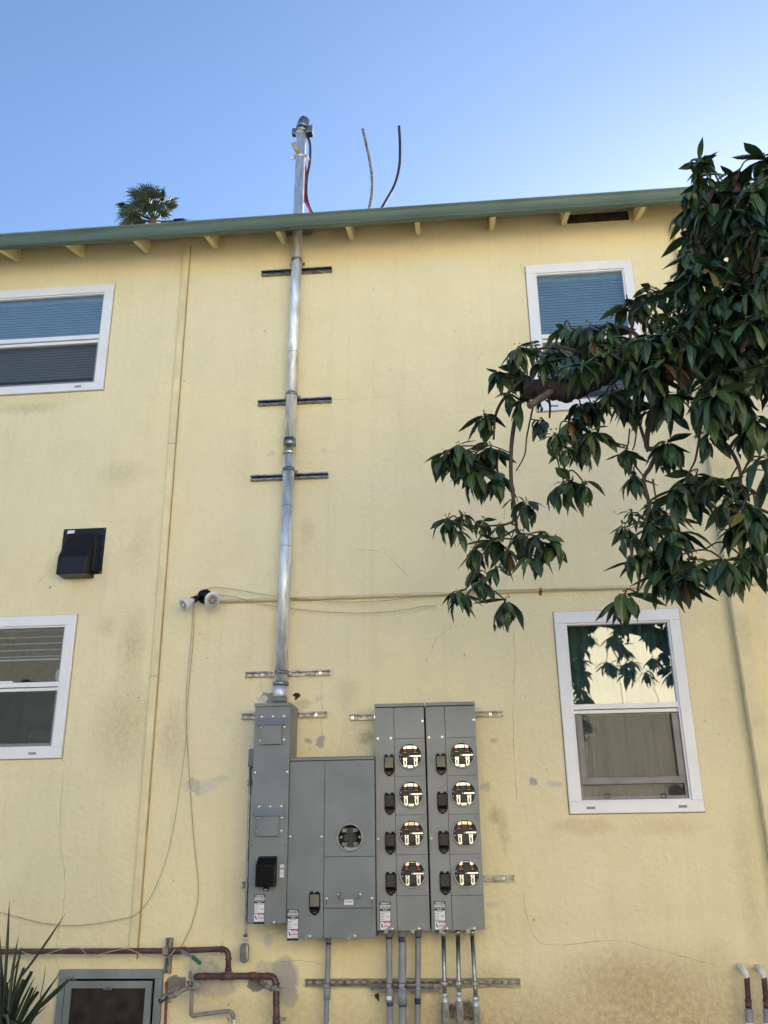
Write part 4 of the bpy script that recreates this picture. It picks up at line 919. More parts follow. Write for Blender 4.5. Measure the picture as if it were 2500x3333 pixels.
# --- small box and conduit on the left side of A
sb = P(820, 2468, .06); SB = empty('junction_box', (sb.x, 0, sb.z-.07), 'small grey box tucked against the left side of the tall narrow box', 'electrical box')
MB().box(X(810, 2468, .06), X(835, 2468, .06)+.05, -.085, -.002, Z(820, 2498, .06), Z(820, 2438, .06)).build('box', 'panel', SB, bevel=.008)
def lb(px, pyt, pyb, d, wpx, label, grp, conduit, r, topring=True, name='conduit'):
    """a conduit run ending in a capsule shaped fitting with an oval cover"""
    pts = [P(a, b, d) for a, b in conduit]; top = P(px, pyt, d); bot = P(px, pyb, d); w_ = abs(P(px+wpx/2, pyt, d).x-P(px-wpx/2, pyt, d).x)
    root = empty(name, tuple(pts[-1]), label, 'conduit', grp)
    MB().tube(pts, r, 16).build('pipe', 'emt', root)
    cx = top.x; z1, z0 = top.z, bot.z; rr = w_/2
    def cap(rad, s): 
        o = []
        for k in range(9): a = math.pi*k/8; o.append((cx+rad*math.cos(a), z1-rr+s+rad*math.sin(a)))
        for k in range(9): a = math.pi+math.pi*k/8; o.append((cx+rad*math.cos(a), z0+rr-s+rad*math.sin(a)))
        return o
    MB().prism(cap(rr, 0)[::-1], -d-rr*.7, -d+rr).build('fitting', 'galv_dull', root, bevel=.005)
    MB().prism(cap(rr*.72, -rr*.15)[::-1], -d-rr*.7-.005, -d-rr*.7+.001).build('fitting_cover', 'strut', root, bevel=.003)
    e = pts[-1]; dv = (pts[-1]-pts[-2]).normalized()
    MB().tube([e-dv*.03, e-dv*.028, e-dv*.012, e-dv*.010, e+dv*.004, e+dv*.006, e+dv*.02, e+dv*.03], [r*1.05, r*1.5, r*1.5, r*1.2, r*1.2, r*1.55, r*1.55, r*1.2], 14).build('compression_nut', 'galv', root)
    return root
G2 = 'steel conduits ending in oval fittings'
r_ = lb(797, 3068, 3134, .075, 26, 'thin steel conduit down the left side of the tall narrow box', None, [(815, 2500), (812, 2600), (806, 2800), (800, 3045), (799, 3066)], .0095)
MB().tube([P(799, 3040, .075), P(799, 3052, .075)], .013, 12).build('red_collar', 'rust', r_)
for i, (pts, px, a, b, lab) in enumerate((([(1443, 3026), (1447, 3206), (1448, 3250)], 1448, 3256, 3345, 'left steel conduit of three under the right meter stack'),
                                        ([(1490, 3026), (1494, 3210), (1494, 3246)], 1494, 3253, 3345, 'middle steel conduit of three under the right meter stack'),
                                        ([(1536, 3026), (1547, 3215), (1549, 3262)], 1550, 3270, 3350, 'right steel conduit of three under the right meter stack'))):
    r_ = lb(px, a, b, .10, 25, lab, G2, pts, .0135)
    p = P(*pts[0], .10); MB().tube([p+Vector((0, 0, .005)), p-Vector((0, 0, .035))], .019, 14).build('connector', 'brass' if i else 'galv', r_)
    p = P(pts[1][0], 3200, .10); q = MB(); q.tube([p-Vector((0, 0, .014)), p+Vector((0, 0, .014))], .0165, 14); q.box(p.x-.016, p.x+.016, p.y-.024, p.y-.008, p.z-.010, p.z+.010); q.build('strap', 'emt', r_)
    MB().ball((p.x, p.y-.025, p.z), .006, 8, 4).build('strap_screw', 'zinc', r_)
G3 = 'grey plastic conduits below the boxes'
for (pts, r, d, cpl, bands, lab, pan) in (
      ([(1069, 3040), (1068, 3120), (1065, 3205), (1061, 3350), (1060, 3500)], .0165, .075, (3212, 3254), ((3052, 3074),), 'plastic conduit below the wide cabinet, leftmost of four', 1),
      ([(1266, 3020), (1267, 3120), (1268, 3206), (1270, 3350), (1270, 3500)], .0195, .125, (3232, 3260), ((3047, 3056), (3262, 3275)), 'plastic conduit under the left stack with a small white tag', 2),
      ([(1311, 3020), (1310, 3120), (1309, 3206), (1311, 3350), (1312, 3500)], .0255, .13, (3222, 3268), ((3049, 3066), (3268, 3276)), 'thickest plastic conduit, middle of the left stack', 3),
      ([(1361, 3020), (1361, 3120), (1360, 3206), (1359, 3350), (1359, 3500)], .0185, .070, None, ((3042, 3052), (3248, 3268)), 'plastic conduit at the right side under the left stack', 4)):
    pp = [P(a, b, d) for a, b in pts]; xm = pp[2].x
    root = empty('conduit', tuple(pp[-1]), lab, 'conduit', G3)
    MB().tube(pp, r, 18).build('pipe', 'pvc', root)
    MB().tube([pp[0]+Vector((0, 0, .01)), pp[0]-Vector((0, 0, .05))], r+.004, 18).build('adapter', 'pvc', root)
    if cpl:
        a, b = Z(pts[2][0], cpl[0], d), Z(pts[2][0], cpl[1], d); xc = X(pts[2][0], cpl[0], d)
        MB().tube([(xc, -d, a), (xc, -d, b)], r+.006, 18).build('coupling', 'pvc', root)
        z = Z(pts[2][0], 3206, d); q = MB(); q.tube([(xc, -d, z-.014), (xc, -d, z+.014)], r+.003, 16); q.box(xc-.014, xc+.014, -d-r-.014, -d-r+.002, z-.011, z+.011); q.build('strap', 'emt', root)
        if pan == 2: MB().box(xc-.016, xc+.014, -d-r-.0072, -d-r-.005, (a+b)/2-.012, (a+b)/2+.01).build('tag', 'stick_w', root)
    for (a_, b_) in bands:
        za_, zb_ = Z(pts[1][0], a_, d), Z(pts[1][0], b_, d); kx = [Vector((pp[1].x+(pp[3].x-pp[1].x)*(pp[1].z-z)/(pp[1].z-pp[3].z), -d, z)) for z in (za_, zb_)]
        MB().tube(kx, r+(.0012 if a_ > 3055 or pan == 1 else .0012), 18).build('primer_band', 'primer', root)
# ================================================================== brown and grey pipes, lower left
GP = 'old pipes at the lower left'
pd = .105
wp = empty('brown_pipe', tuple(P(700, 3092, pd)), 'brown painted pipe running level from the left edge to an elbow', 'pipe')
zl = (Z(480, 3098, pd)+Z(20, 3094, pd))/2
pA = [Vector((-7, -pd, zl+.0)), P(540, 3096, pd), P(590, 3094, pd), P(744, 3088, pd), P(743, 3166, pd)]
pA[1].z = zl; MB().tube(elbowed(pA, .05), .0175, 16).build('pipe', 'iron', wp)
for a, b in ((P(556, 3096, pd), P(606, 3093, pd)), (P(720, 3090, pd), P(726, 3090, pd)), (P(744, 3118, pd), P(744, 3124, pd)), (P(743, 3150, pd), P(743, 3158, pd))): MB().tube([a, b], .0215, 16).build('collar', 'iron', wp)
q = MB(); p = P(541, 3095, pd); q.box(p.x-.02, p.x+.02, -pd-.024, -.042, p.z-.022, p.z+.022); q.build('clamp', 'oldgrey', wp, bevel=.004)
q = MB(); a, b = P(592, 3097, pd+.035), P(625, 3114, pd+.035); u = (b-a).normalized(); n = Vector((-u.z, 0, u.x))*.0105
q.hexa([a-n, b-n, b-n+Vector((0, .003, 0)), a-n+Vector((0, .003, 0)), a+n, b+n, b+n+Vector((0, .003, 0)), a+n+Vector((0, .003, 0))]); q.tube([a+Vector((0, .03, 0)), a-Vector((0, .006, 0))], .008, 8)
q.build('valve_lever', 'galv_dull', wp)
q = MB(); c_ = P(654, 3137, pd+.035); n = n*1.15; y_ = Vector((0, .009, 0)); q.hexa([b-n-y_*.5, c_-n-y_*.5, c_-n+y_, b-n+y_, b+n-y_*.5, c_+n-y_*.5, c_+n+y_, b+n+y_]); q.build('lever_grip', 'green', wp, bevel=.004)
gp = empty('brown_pipe', tuple(P(899, 3330, pd)), 'brown painted pipe with a tee that turns down under the disconnect box', 'pipe')
pB = [P(640, 3178, .02), P(640, 3178, pd), P(897, 3177, pd), P(901, 3345, pd), P(901, 3500, pd)]
MB().tube(elbowed(pB, .045), .0205, 16).build('pipe', 'iron', gp)
for (a, b, c, d_) in ((720, 3178, 758, 3177), (812, 3177, 832, 3177), (868, 3177, 872, 3177), (664, 3178, 672, 3178)): MB().tube([P(a, b, pd), P(c, d_, pd)], .0245, 16).build('collar', 'iron', gp)
for y in (3200, 3232, 3262): MB().tube([P(900, y, pd), P(900, y+5, pd)], .0235, 16).build('collar', 'iron', gp)
MB().tube([P(900, 3306, pd), P(900, 3345, pd)], .0245, 16).build('collar', 'iron', gp); MB().tube([P(743, 3158, pd), P(743, 3172, pd)], .022, 16).build('collar', 'iron', gp)
q = MB(); q.tube([P(900, 3316, pd), P(925, 3316, pd+.01)], .010, 10); q.tube([P(925, 3311, pd+.01), P(925, 3322, pd+.01)], .011, 8); q.build('side_plug', 'oldgrey', gp)
q = MB(); q.tube([P(848, 3195, .03), P(862, 3207, .09)], .014, 12); q.tube([P(862, 3207, .09), P(884, 3218, .12)], [.018, .017], 8); q.tube([P(884, 3218, .12), P(900, 3212, .13)], .012, 12)
q.tube([P(900, 3218, .12), P(900, 3224, .12)], .027, 12); q.tube([P(905, 3218, .13), P(930, 3215, .13)], .003, 6); q.build('valve', 'oldgrey', gp)
MB().ball(tuple(P(906, 3219, .15)), .007, 8, 5).build('valve_screw', 'zinc', gp)
gr = empty('grey_pipe', tuple(P(762, 3340, .09)), 'old grey pipe that steps down and right below the brown tee', 'pipe')
pC = [P(627, 3190, .09), P(625, 3220, .09), P(622, 3309, .09), P(650, 3302, .09), P(757, 3290, .09), P(762, 3345, .09), P(762, 3500, .09)]
MB().tube(elbowed(pC, .03), .0125, 14).build('pipe', 'oldgrey', gr)
MB().tube([P(762, 3318, .09), P(762, 3350, .09)], .0138, 14).build('white_section', 'white', gr)
q = MB(); q.ball(P(636, 3208, .10), .035, 14, 10, (1, .7, .9)); q.tube([P(620, 3178, .11), P(619, 3160, .11)], [.012, .008], 10); q.tube([P(622, 3206, .12), P(612, 3198, .15)], .013, 10); q.ball(P(620, 3178, .11), .015, 10, 6); q.build('joint', 'oldgrey', gr)
MB().tube([P(613, 3198, .15), P(611, 3198, .152)], .008, 10).build('open_end', 'gap', gr)
gv = empty('gas_valve', tuple(P(560, 3240, .12)), 'grimy angled valve and hose crossing the hatch corner', 'valve')
q = MB(); q.tube(smooth([P(630, 3212, .10), P(600, 3220, .12), P(578, 3234, .14), P(560, 3242, .16)], 4), .014, 12); q.tube(smooth([P(585, 3216, .05), P(560, 3226, .08), P(548, 3236, .12)], 4), .011, 10); q.build('hose', 'oldgrey', gv)
q = MB(); q.tube([P(582, 3229, .14), P(566, 3240, .16)], .019, 8); q.tube([P(560, 3238, .16), P(540, 3252, .17)], .015, 8); q.tube([P(542, 3240, .16), P(530, 3238, .16)], .010, 8); q.tube([P(540, 3258, .16), P(558, 3262, .16)], .006, 8); q.build('nut', 'oldgrey', gv)
q = MB(); q.tube([P(546, 3246, .18), P(518, 3267, .19)], [.009, .004], 8); q.ball(P(518, 3256, .18), .009, 8, 6); q.build('lever', 'blackm', gv)
rp = MB().tube([P(543, 3196, .07), P(541, 3270, .07), P(537, 3350, .07), P(534, 3500, .07)], .0095, 12).build('red_pipe', 'rust', None, loc=tuple(P(543, 3196, .07))); tag(rp, 'thin rust red pipe standing beside the hatch', 'pipe')
for i, (ex, ey, jx, jy, bx, by, lab) in enumerate(((2404, 3144, 2431, 3180, 2437, 3282, 'left red-brown pipe leaving the wall at a white elbow'), (2466, 3148, 2487, 3180, 2496, 3282, 'right red-brown pipe leaving the wall at a white elbow'))):
    d = .09; a, b, c_ = P(ex, ey, -.03), P(jx-8, jy-18, d), P(jx, jy, d); root = empty('drain_pipe', tuple(P(bx, by, d)), lab, 'pipe', 'pipes with white elbows at the lower right')
    MB().tube(smooth([a, P((ex*2+jx)/3, ey+4, .05), b, c_], 5), .0205, 16).build('elbow', 'white', root)
    e = P(bx, by, d); MB().tube([c_, c_+(e-c_)*.01, e], .0165, 14).build('pipe', 'rust' if 0 else 'iron', root)
    q = MB(); m1 = c_+(e-c_)*.72; q.tube([m1, m1+(e-c_)*.05], .022, 14); q.tube([m1+(e-c_)*.05, e], .019, 14); q.build('collar', 'iron', root)
    q = MB(); f = e+(e-c_)*1.6; q.tube([e, e+(f-e)*.01, f], [.018, .024, .024], 16); q.build('adapter', 'pvc', root)
    q = MB(); q.tube([e+(f-e)*.04, e+(f-e)*.05], .027, 14); q.build('clamp_ring', 'brass', root)
    MB().tube([e+(f-e)*.28, e+(f-e)*.55], .0248, 16).build('paper_label', 'stick_w', root)

# ================================================================== leaves
GREEN = [(.020, .044, .022), (.028, .060, .024), (.016, .036, .022), (.042, .078, .028), (.022, .050, .030), (.030, .062, .022)]
def leaf(q, base, az, el0, droop, L_, wr, col, twist=0., curl=.0):
    n = 6; pos = Vector(base); side = Vector((-math.sin(az), math.cos(az), 0)); pts = []
    wave = rnd.uniform(-.35, .35)
    for i in range(n+1):
        t = i/n; el = el0-droop*min(1, t*1.25); d = Vector((math.cos(az)*math.cos(el), math.sin(az)*math.cos(el), math.sin(el)))
        if i: pos = pos+d*(L_/n)
        up = side.cross(d).normalized()
        if up.z < 0: up = -up
        s2 = (side*math.cos(twist+wave*t)+up*math.sin(twist+wave*t)); u2 = s2.cross(d).normalized()
        if i == 0: w_ = .02
        else: w_ = (math.sin(math.pi*min(1, (t-.04))**.85))**.9 if t < 1 else .0
        w_ = max(.012, w_)*L_*wr
        if t > .7: w_ *= 1-(t-.7)*1.3
        pts.append((pos.copy(), s2, u2, w_))
    b0 = len(q.v); rib = tuple(min(1, c*2.0+.015) for c in col); cols = (col, col, rib, col, col)
    for (p, s, u, w_) in pts:
        ruf = rnd.uniform(-.08, .08)*w_
        q.v += [p-s*w_+u*(w_*.34+ruf), p-s*w_*.12+u*.0+u*w_*.02, p-u*w_*.03, p+s*w_*.12+u*w_*.02, p+s*w_+u*(w_*.34-ruf)]
        q.col += [(*c, 1) for c in cols]
    for i in range(n):
        for j in range(4):
            a = b0+i*5+j; q.f.append((a, a+1, a+6, a+5)); q.sm.append(True)
def cluster(q, c, L_, n, up=.15, yellow=.022):
    n = int(n*1.75); L_ *= 1.17
    ph = rnd.uniform(0, 6.3)
    for k in range(n):
        az = ph+k*2.399+rnd.uniform(-.3, .3); lev = k/n
        el = up+rnd.uniform(-.35, .45)-lev*.7; dr = rnd.uniform(.6, 2.1)-lev*.3
        col = rnd.choice(GREEN); f = rnd.uniform(.75, 1.7); col = tuple(x*f for x in col)
        if rnd.random() < yellow: col = rnd.choice([(.12, .11, .03), (.16, .085, .02), (.09, .05, .02)])
        elif rnd.random() < .08: col = (.065, .105, .035)
        st = Vector(c)+Vector((rnd.uniform(-.01, .01), rnd.uniform(-.01, .01), rnd.uniform(-.02, .015)))
        leaf(q, st, az, el, dr, L_*rnd.choice((rnd.uniform(.55, .85), rnd.uniform(.8, 1.15), rnd.uniform(.9, 1.15))), rnd.uniform(.115, .17), col, rnd.uniform(-.55, .55))
def zc3(lst, ox, oy, s): return [(ox+a*s, oy+b*s, c*s, n, *r) for (a, b, c, n, *r) in lst]
CL = []
CL += zc3([(920, 230, 190, 10), (760, 460, 190, 8), (930, 430, 200, 12), (1060, 200, 140, 6), (1150, 330, 180, 10), (1230, 260, 200, 10), (1340, 60, 200, 8), (1500, 60, 200, 9),
  (1550, 200, 200, 10), (1400, 330, 220, 8), (1000, 500, 190, 8), (830, 640, 170, 6), (960, 700, 220, 4), (1120, 690, 110, 3), (620, 840, 210, 9), (1130, 880, 190, 7), (1250, 1000, 190, 8),
  (1490, 760, 210, 12), (1400, 900, 250, 10), (1600, 1000, 230, 12), (1500, 1130, 190, 9), (1350, 1130, 170, 7), (390, 1110, 220, 8), (270, 1190, 210, 8), (540, 1190, 240, 14),
  (430, 1220, 250, 10), (680, 1130, 220, 8), (560, 1330, 280, 9), (750, 1370, 230, 7), (1400, 1430, 230, 12), (1290, 1490, 190, 5), (1530, 1450, 190, 6), (1000, 1620, 220, 8), (890, 1560, 110, 4),
  (300, 1770, 210, 9), (430, 1740, 170, 6), (620, 1790, 150, 5), (780, 1840, 150, 4), (380, 1850, 180, 4), (700, 1950, 230, 11), (520, 2040, 200, 6), (960, 1910, 210, 8), (1130, 1930, 210, 8),
  (1240, 1970, 240, 7), (830, 2060, 190, 6), (1050, 2090, 200, 6)], 1350, 1050, .3617)
CL += zc3([(350, 915, 100, 8), (265, 1010, 105, 11), (480, 1045, 120, 8), (440, 890, 85, 5), (370, 960, 90, 6), (1010, 1025, 135, 10)], 1300, 1200, .7233)
CL += zc3([(750, 680, 250, 12), (370, 750, 190, 8), (450, 980, 210, 7), (570, 50, 320, 13), (250, 220, 250, 11), (80, 330, 220, 9), (400, 300, 200, 11), (600, 350, 200, 9), (750, 250, 250, 11),
  (800, 380, 190, 6), (1200, 230, 350, 14), (1050, 230, 330, 6), (1350, 200, 350, 9), (1550, 50, 300, 8), (1550, 450, 320, 9), (1250, 400, 280, 9), (1100, 600, 210, 6), (1450, 530, 270, 7),
  (1000, 980, 260, 13), (1160, 1020, 240, 9), (850, 1090, 240, 11), (1350, 1050, 230, 7), (1000, 1180, 210, 8), (1640, 800, 380, 5), (1640, 900, 350, 3), (370, 1430, 240, 8), (420, 1300, 140, 5), (620, 1250, 180, 8),
  (750, 1300, 250, 10), (800, 1480, 310, 15), (600, 1400, 230, 9), (1280, 1210, 240, 7), (1450, 1250, 290, 11), (1560, 1380, 310, 11), (1370, 1440, 230, 7), (560, 1620, 240, 9),
  (700, 1650, 290, 11), (860, 1740, 310, 15), (430, 1710, 200, 6), (1010, 1750, 260, 7), (700, 1830, 280, 9), (880, 1880, 260, 8), (1270, 1730, 300, 12), (1450, 1710, 260, 9), (1560, 1620, 240, 8)], 1900, 1200, .3617)
CL += zc3([(1060, 220, 190, 13, .9), (1050, 360, 190, 9, .5), (1380, 360, 200, 8, .5), (1640, 190, 310, 8), (1640, 330, 250, 8), (990, 470, 220, 8), (1150, 480, 280, 9), (1280, 430, 240, 8), (1380, 480, 250, 11),
  (1530, 480, 250, 9), (1000, 600, 230, 8), (1120, 630, 270, 10), (1350, 650, 280, 10), (1500, 650, 260, 10), (1620, 560, 260, 8), (1020, 850, 160, 8), (960, 950, 170, 8), (900, 1020, 170, 7),
  (950, 1060, 220, 10), (1060, 950, 220, 10), (1180, 880, 220, 10), (1300, 830, 250, 10), (1450, 850, 250, 8), (1600, 820, 290, 7), (1100, 1120, 240, 11), (920, 1200, 200, 9), (1000, 1270, 240, 10),
  (840, 1310, 150, 8), (590, 1370, 140, 6, .5), (700, 1400, 160, 9, .4), (850, 1400, 180, 10), (1000, 1400, 200, 10), (400, 1510, 240, 8, .5), (560, 1470, 190, 6), (620, 1600, 180, 7), (1290, 1370, 370, 8), (1450, 1270, 320, 7),
  (1600, 1350, 340, 8), (1430, 1450, 300, 11), (1150, 1550, 230, 7), (1560, 1500, 310, 8), (1250, 1650, 290, 7), (780, 1620, 240, 7), (700, 1740, 240, 7), (900, 1640, 240, 9), (950, 1790, 250, 12), (860, 1900, 190, 8),
  (60, 1690, 190, 9), (200, 1700, 210, 7), (100, 1840, 210, 9), (250, 1800, 200, 8), (450, 1850, 200, 7), (560, 1800, 170, 7), (600, 2020, 290, 12), (450, 2050, 240, 7), (1000, 1950, 220, 8),
  (1150, 2000, 240, 9), (1350, 1920, 280, 14), (1500, 1900, 280, 8), (1450, 2090, 290, 9), (1610, 2050, 250, 8), (1250, 2090, 250, 8)], 1900, 450, .3617)
q = MB(); qt = MB(); centers = []
def depth_at(x, y): return max(1.7, min(3.1, 2.05+(x-1500)/1000*.9 + (.15 if y < 1300 else 0)))
for c in CL:
    x, y, L_, n = c[:4]; up = c[4] if len(c) > 4 else .15
    d = depth_at(x, y)+rnd.uniform(-.16, .16)
    p = P(x, y, d); dist = (p-Vector((0, -CD, CZ))).dot(FW); Lm = L_*dist/FPX*1.08
    centers.append((p, x, y)); cluster(q, p, Lm, n, up)
for (x, y) in ((2110, 1120), (2150, 1170), (2190, 1080), (2240, 1130), (2260, 1050), (2300, 1010), (2340, 1080), (2380, 1000), (2430, 960), (2440, 1050), (2490, 940), (2490, 1040), (2060, 1180), (2520, 830), (2480, 760), (2440, 740), (2400, 780),
               (1980, 1150), (1900, 1190), (2350, 960), (2310, 870), (2500, 880), (2060, 1105)):
    p = P(x, y, depth_at(x, y)+.17); centers.append((p, x, y)); cluster(q, p, rnd.uniform(.11, .16), 7, .2)
# filler: the crown's shaded interior, and the part of the tree outside the picture
for k in range(38):
    x, y = rnd.uniform(2240, 2500), rnd.uniform(640, 1250)
    if y > 1250 and x < 2330: continue
    p = P(x, y, depth_at(x, y)-.45+rnd.uniform(-.2, .2)); cluster(q, p, rnd.uniform(.12, .17), 8); centers.append((p, x, y))
for k in range(110):
    x, y = rnd.uniform(2560, 3500), rnd.uniform(450, 1250)
    p = P(x, y, rnd.uniform(1.6, 3.6)); cluster(q, p, rnd.uniform(.13, .18), 9); centers.append((p, x, y))
tb = P(3350, 1700, 2.6); tb = Vector((tb.x, -2.6, 0))
tree = empty('avocado_tree', tuple(tb), 'dark green avocado tree reaching in from the right before the yellow wall', 'tree')
q.build('foliage', 'leaf', tree)
def br(pts, r, m='bark', d=None, name='limb', seg=10):
    pp = [P(a, b, (dd if dd is not None else depth_at(a, b))) for a, b, dd in [(*p, None) if len(p) == 2 else p for p in pts]]
    sp_ = smooth(pp, 12 if seg > 8 else 6); k = len(sp_); rs = [r[0]+(r[1]-r[0])*i/(k-1) for i in range(k)] if isinstance(r, tuple) else [r]*k
    if seg > 8: rs = [a*(1+.10*math.sin(i*.9)+rnd.uniform(-.05, .05)) for i, a in enumerate(rs)]
    tq = MB().tube(sp_, rs, seg+(6 if seg > 8 else 0))
    if seg > 8:
        for v in tq.v: v += Vector((rnd.gauss(0, 1), rnd.gauss(0, 1), rnd.gauss(0, 1)))*.0035
    tq.build(name, m, tree); return sp_
nodes = []
nodes += br([(1725, 1268, 2.35), (1790, 1262), (1850, 1272), (1920, 1240), (2010, 1200), (2110, 1150), (2230, 1100), (2370, 1030), (2520, 950), (2700, 900), (3300, 1000)], (.046, .070))
nodes += br([(3300, 1100), (2800, 850), (2560, 800), (2464, 812), (2410, 870), (2340, 893)], (.06, .026))
nodes += br([(2470, 800), (2420, 700), (2400, 620), (2395, 560)], (.03, .008))
nodes += br([(2330, 890), (2270, 780), (2280, 650), (2285, 560)], (.02, .006), name='twig', seg=7)
br([(1842, 1236, 2.42), (1800, 1270, 2.5), (1722, 1322, 2.55)], (.020, .016), 'cutwood', name='cut_stub', seg=8)
TW = [([(1700, 1290), (1678, 1360), (1665, 1450), (1664, 1560), (1676, 1660), (1683, 1735)], (.0125, .008)),
      ([(1700, 1235), (1645, 1290), (1614, 1350), (1607, 1430)], (.010, .006)),
      ([(1735, 1325), (1715, 1420), (1708, 1480), (1680, 1533)], (.005, .003)),
      ([(1683, 1690), (1640, 1708), (1560, 1712), (1500, 1710)], (.006, .004)), ([(1683, 1720), (1640, 1745), (1590, 1770), (1530, 1900), (1500, 1925)], (.006, .003)),
      ([(1660, 1475), (1640, 1465), (1600, 1450)], (.004, .003)), ([(1783, 1285), (1790, 1320), (1789, 1360)], (.007, .005)),
      ([(1811, 1470), (1818, 1510), (1833, 1560)], (.005, .003)), ([(2110, 1395), (2106, 1455), (2135, 1468), (2117, 1520), (2095, 1562), (2113, 1645), (2099, 1706), (2097, 1765), (2081, 1887), (2074, 1930)], (.013, .005)),
      ([(2085, 1390), (2100, 1440), (2108, 1470)], (.008, .006)), ([(2280, 1400), (2265, 1490), (2247, 1530), (2230, 1560)], (.006, .003)), ([(2330, 1417), (2374, 1460), (2407, 1525), (2410, 1583)], (.010, .006)),
      ([(2050, 1395), (2045, 1440), (2038, 1465)], (.004, .003)), ([(2072, 1405), (2065, 1450), (2058, 1465)], (.004, .003)), ([(2125, 1560), (2133, 1610), (2138, 1650)], (.005, .003)),
      ([(2045, 1130), (2060, 1030), (2045, 990)], (.008, .004)), ([(2110, 1150), (2060, 1080), (1990, 1060), (1920, 1075), (1860, 1070)], (.012, .005)), ([(2000, 1200), (1900, 1150), (1800, 1130), (1730, 1140), (1690, 1130)], (.011, .004)),
      ([(2230, 1100), (2250, 950), (2260, 870), (2300, 700)], (.012, .006)), ([(2520, 950), (2460, 1050), (2400, 1170), (2330, 1420)], (.016, .010)), ([(2230, 1100), (2150, 1250), (2110, 1400)], (.016, .012))]
for pts, r in TW: nodes += br(pts, r, 'twig', name='twig', seg=7)
nodes += smooth([tb, tb+Vector((.05, .02, 1.6)), P(3350, 1500, 2.5), P(3300, 1050, 2.55)], 6)
sp_ = smooth([tb-Vector((0, 0, .1)), tb+Vector((.05, .02, 1.2)), P(3360, 1600, 2.5), P(3300, 1050, 2.55), P(3200, 800, 2.6)], 8); k = len(sp_)
MB().tube(sp_, [.17-.08*i/k for i in range(k)], 14).build('trunk', 'bark', tree)
ntw = 0
for (p, x, y) in centers:
    b = min(nodes, key=lambda v: (v-p).length); dst = (b-p).length
    if dst < .03: continue
    m1 = (b+p)/2+Vector((rnd.uniform(-.03, .03), rnd.uniform(-.03, .03), -.04*dst+rnd.uniform(0, .06)))
    ntw += 1
    if ntw > 78: qt.tube(smooth([b, m1, p], 4), [.0036+.002*min(1, dst)]*8+[.0025], 5)
    else: MB().tube(smooth([b, m1, p], 4), [.0036+.002*min(1, dst)]*8+[.0025], 5).build('twig', 'twig', tree)
    nodes.append(m1)
tag(qt.build('twig', 'twig', tree), kind='stuff')
q = MB()
for (p, x, y) in centers:
    for k in range(5): q.ball(p+Vector((rnd.uniform(-.016, .016), rnd.uniform(-.016, .016), rnd.uniform(-.005, .03))), rnd.uniform(.003, .006), 5, 4)
M['bud'] = mat('flower_bud', (.16, .17, .05), .7, var=.3, scale=40)
q.build('flower_buds', 'bud', tree)

# ================================================================== palm behind the roof
M['palm'] = mat('palm_leaf', (.022, .040, .014), .6, scale=3, col2=(.05, .075, .025))
PY = -16.0
def PP(u, v, dd=0.): return P(350+u*.1748, 560+v*.1748, PY+dd)
crown = PP(850, 905)
palm = empty('palm_tree', (crown.x, -PY, 0), 'fan palm showing its crown above the roof at the left', 'palm tree')
MB().tube([(crown.x, -PY, 0), (crown.x, -PY, crown.z*.5), (crown.x, -PY, crown.z-.3), (crown.x, -PY, crown.z), (crown.x, -PY, crown.z+.12)], [.22, .17, .14, .13, .06], 16).build('trunk', 'palmtrunk', palm)
def fan(hub, tipdir, Rr, tilt, spread=1.75, nseg=30, squash=1.):
    q = MB(); ax = tipdir.normalized(); nrm = Vector((tilt*rnd.choice((-1, 1)), -1, rnd.uniform(-.2, .5))).normalized()
    s = ax.cross(nrm).normalized()*squash
    for k in range(nseg):
        a = -spread+2*spread*(k+.5)/nseg; da = spread/nseg
        ln = Rr*(1-.25*(abs(a)/spread)**2)*rnd.uniform(.85, 1.25)
        d0 = ax*math.cos(a-da)+s*math.sin(a-da); d1 = ax*math.cos(a+da)+s*math.sin(a+da); dc = ax*math.cos(a)+s*math.sin(a)
        f0 = nrm*(.02 if k % 2 else -.02)
        m0, m1 = hub+d0*ln*.46+f0, hub+d1*ln*.46-f0; dr = Vector((0, 0, -1))
        e = hub+dc*ln*.8+dr*ln*.04; w_ = (m1-m0)*.28; t = hub+dc*ln*1.0+dr*ln*rnd.uniform(.02, .24)
        q.quad(hub, m0, m1, hub+nrm*.001); q.quad(m0, e-w_, e+w_, m1); q.quad(e-w_, t-w_*.15, t+w_*.15, e+w_)
    st = MB().tube(smooth([crown, (crown+hub)/2+Vector((0, 0, -.03)), hub], 4), [.022]*8+[.012], 6)
    for v in st.v: q.v.append(v)
    n0 = len(q.v)-len(st.v)
    for f_, s_ in zip(st.f, st.sm): q.f.append(tuple(n0+i for i in f_)); q.sm.append(s_)
    q.build('frond', 'palm', palm)
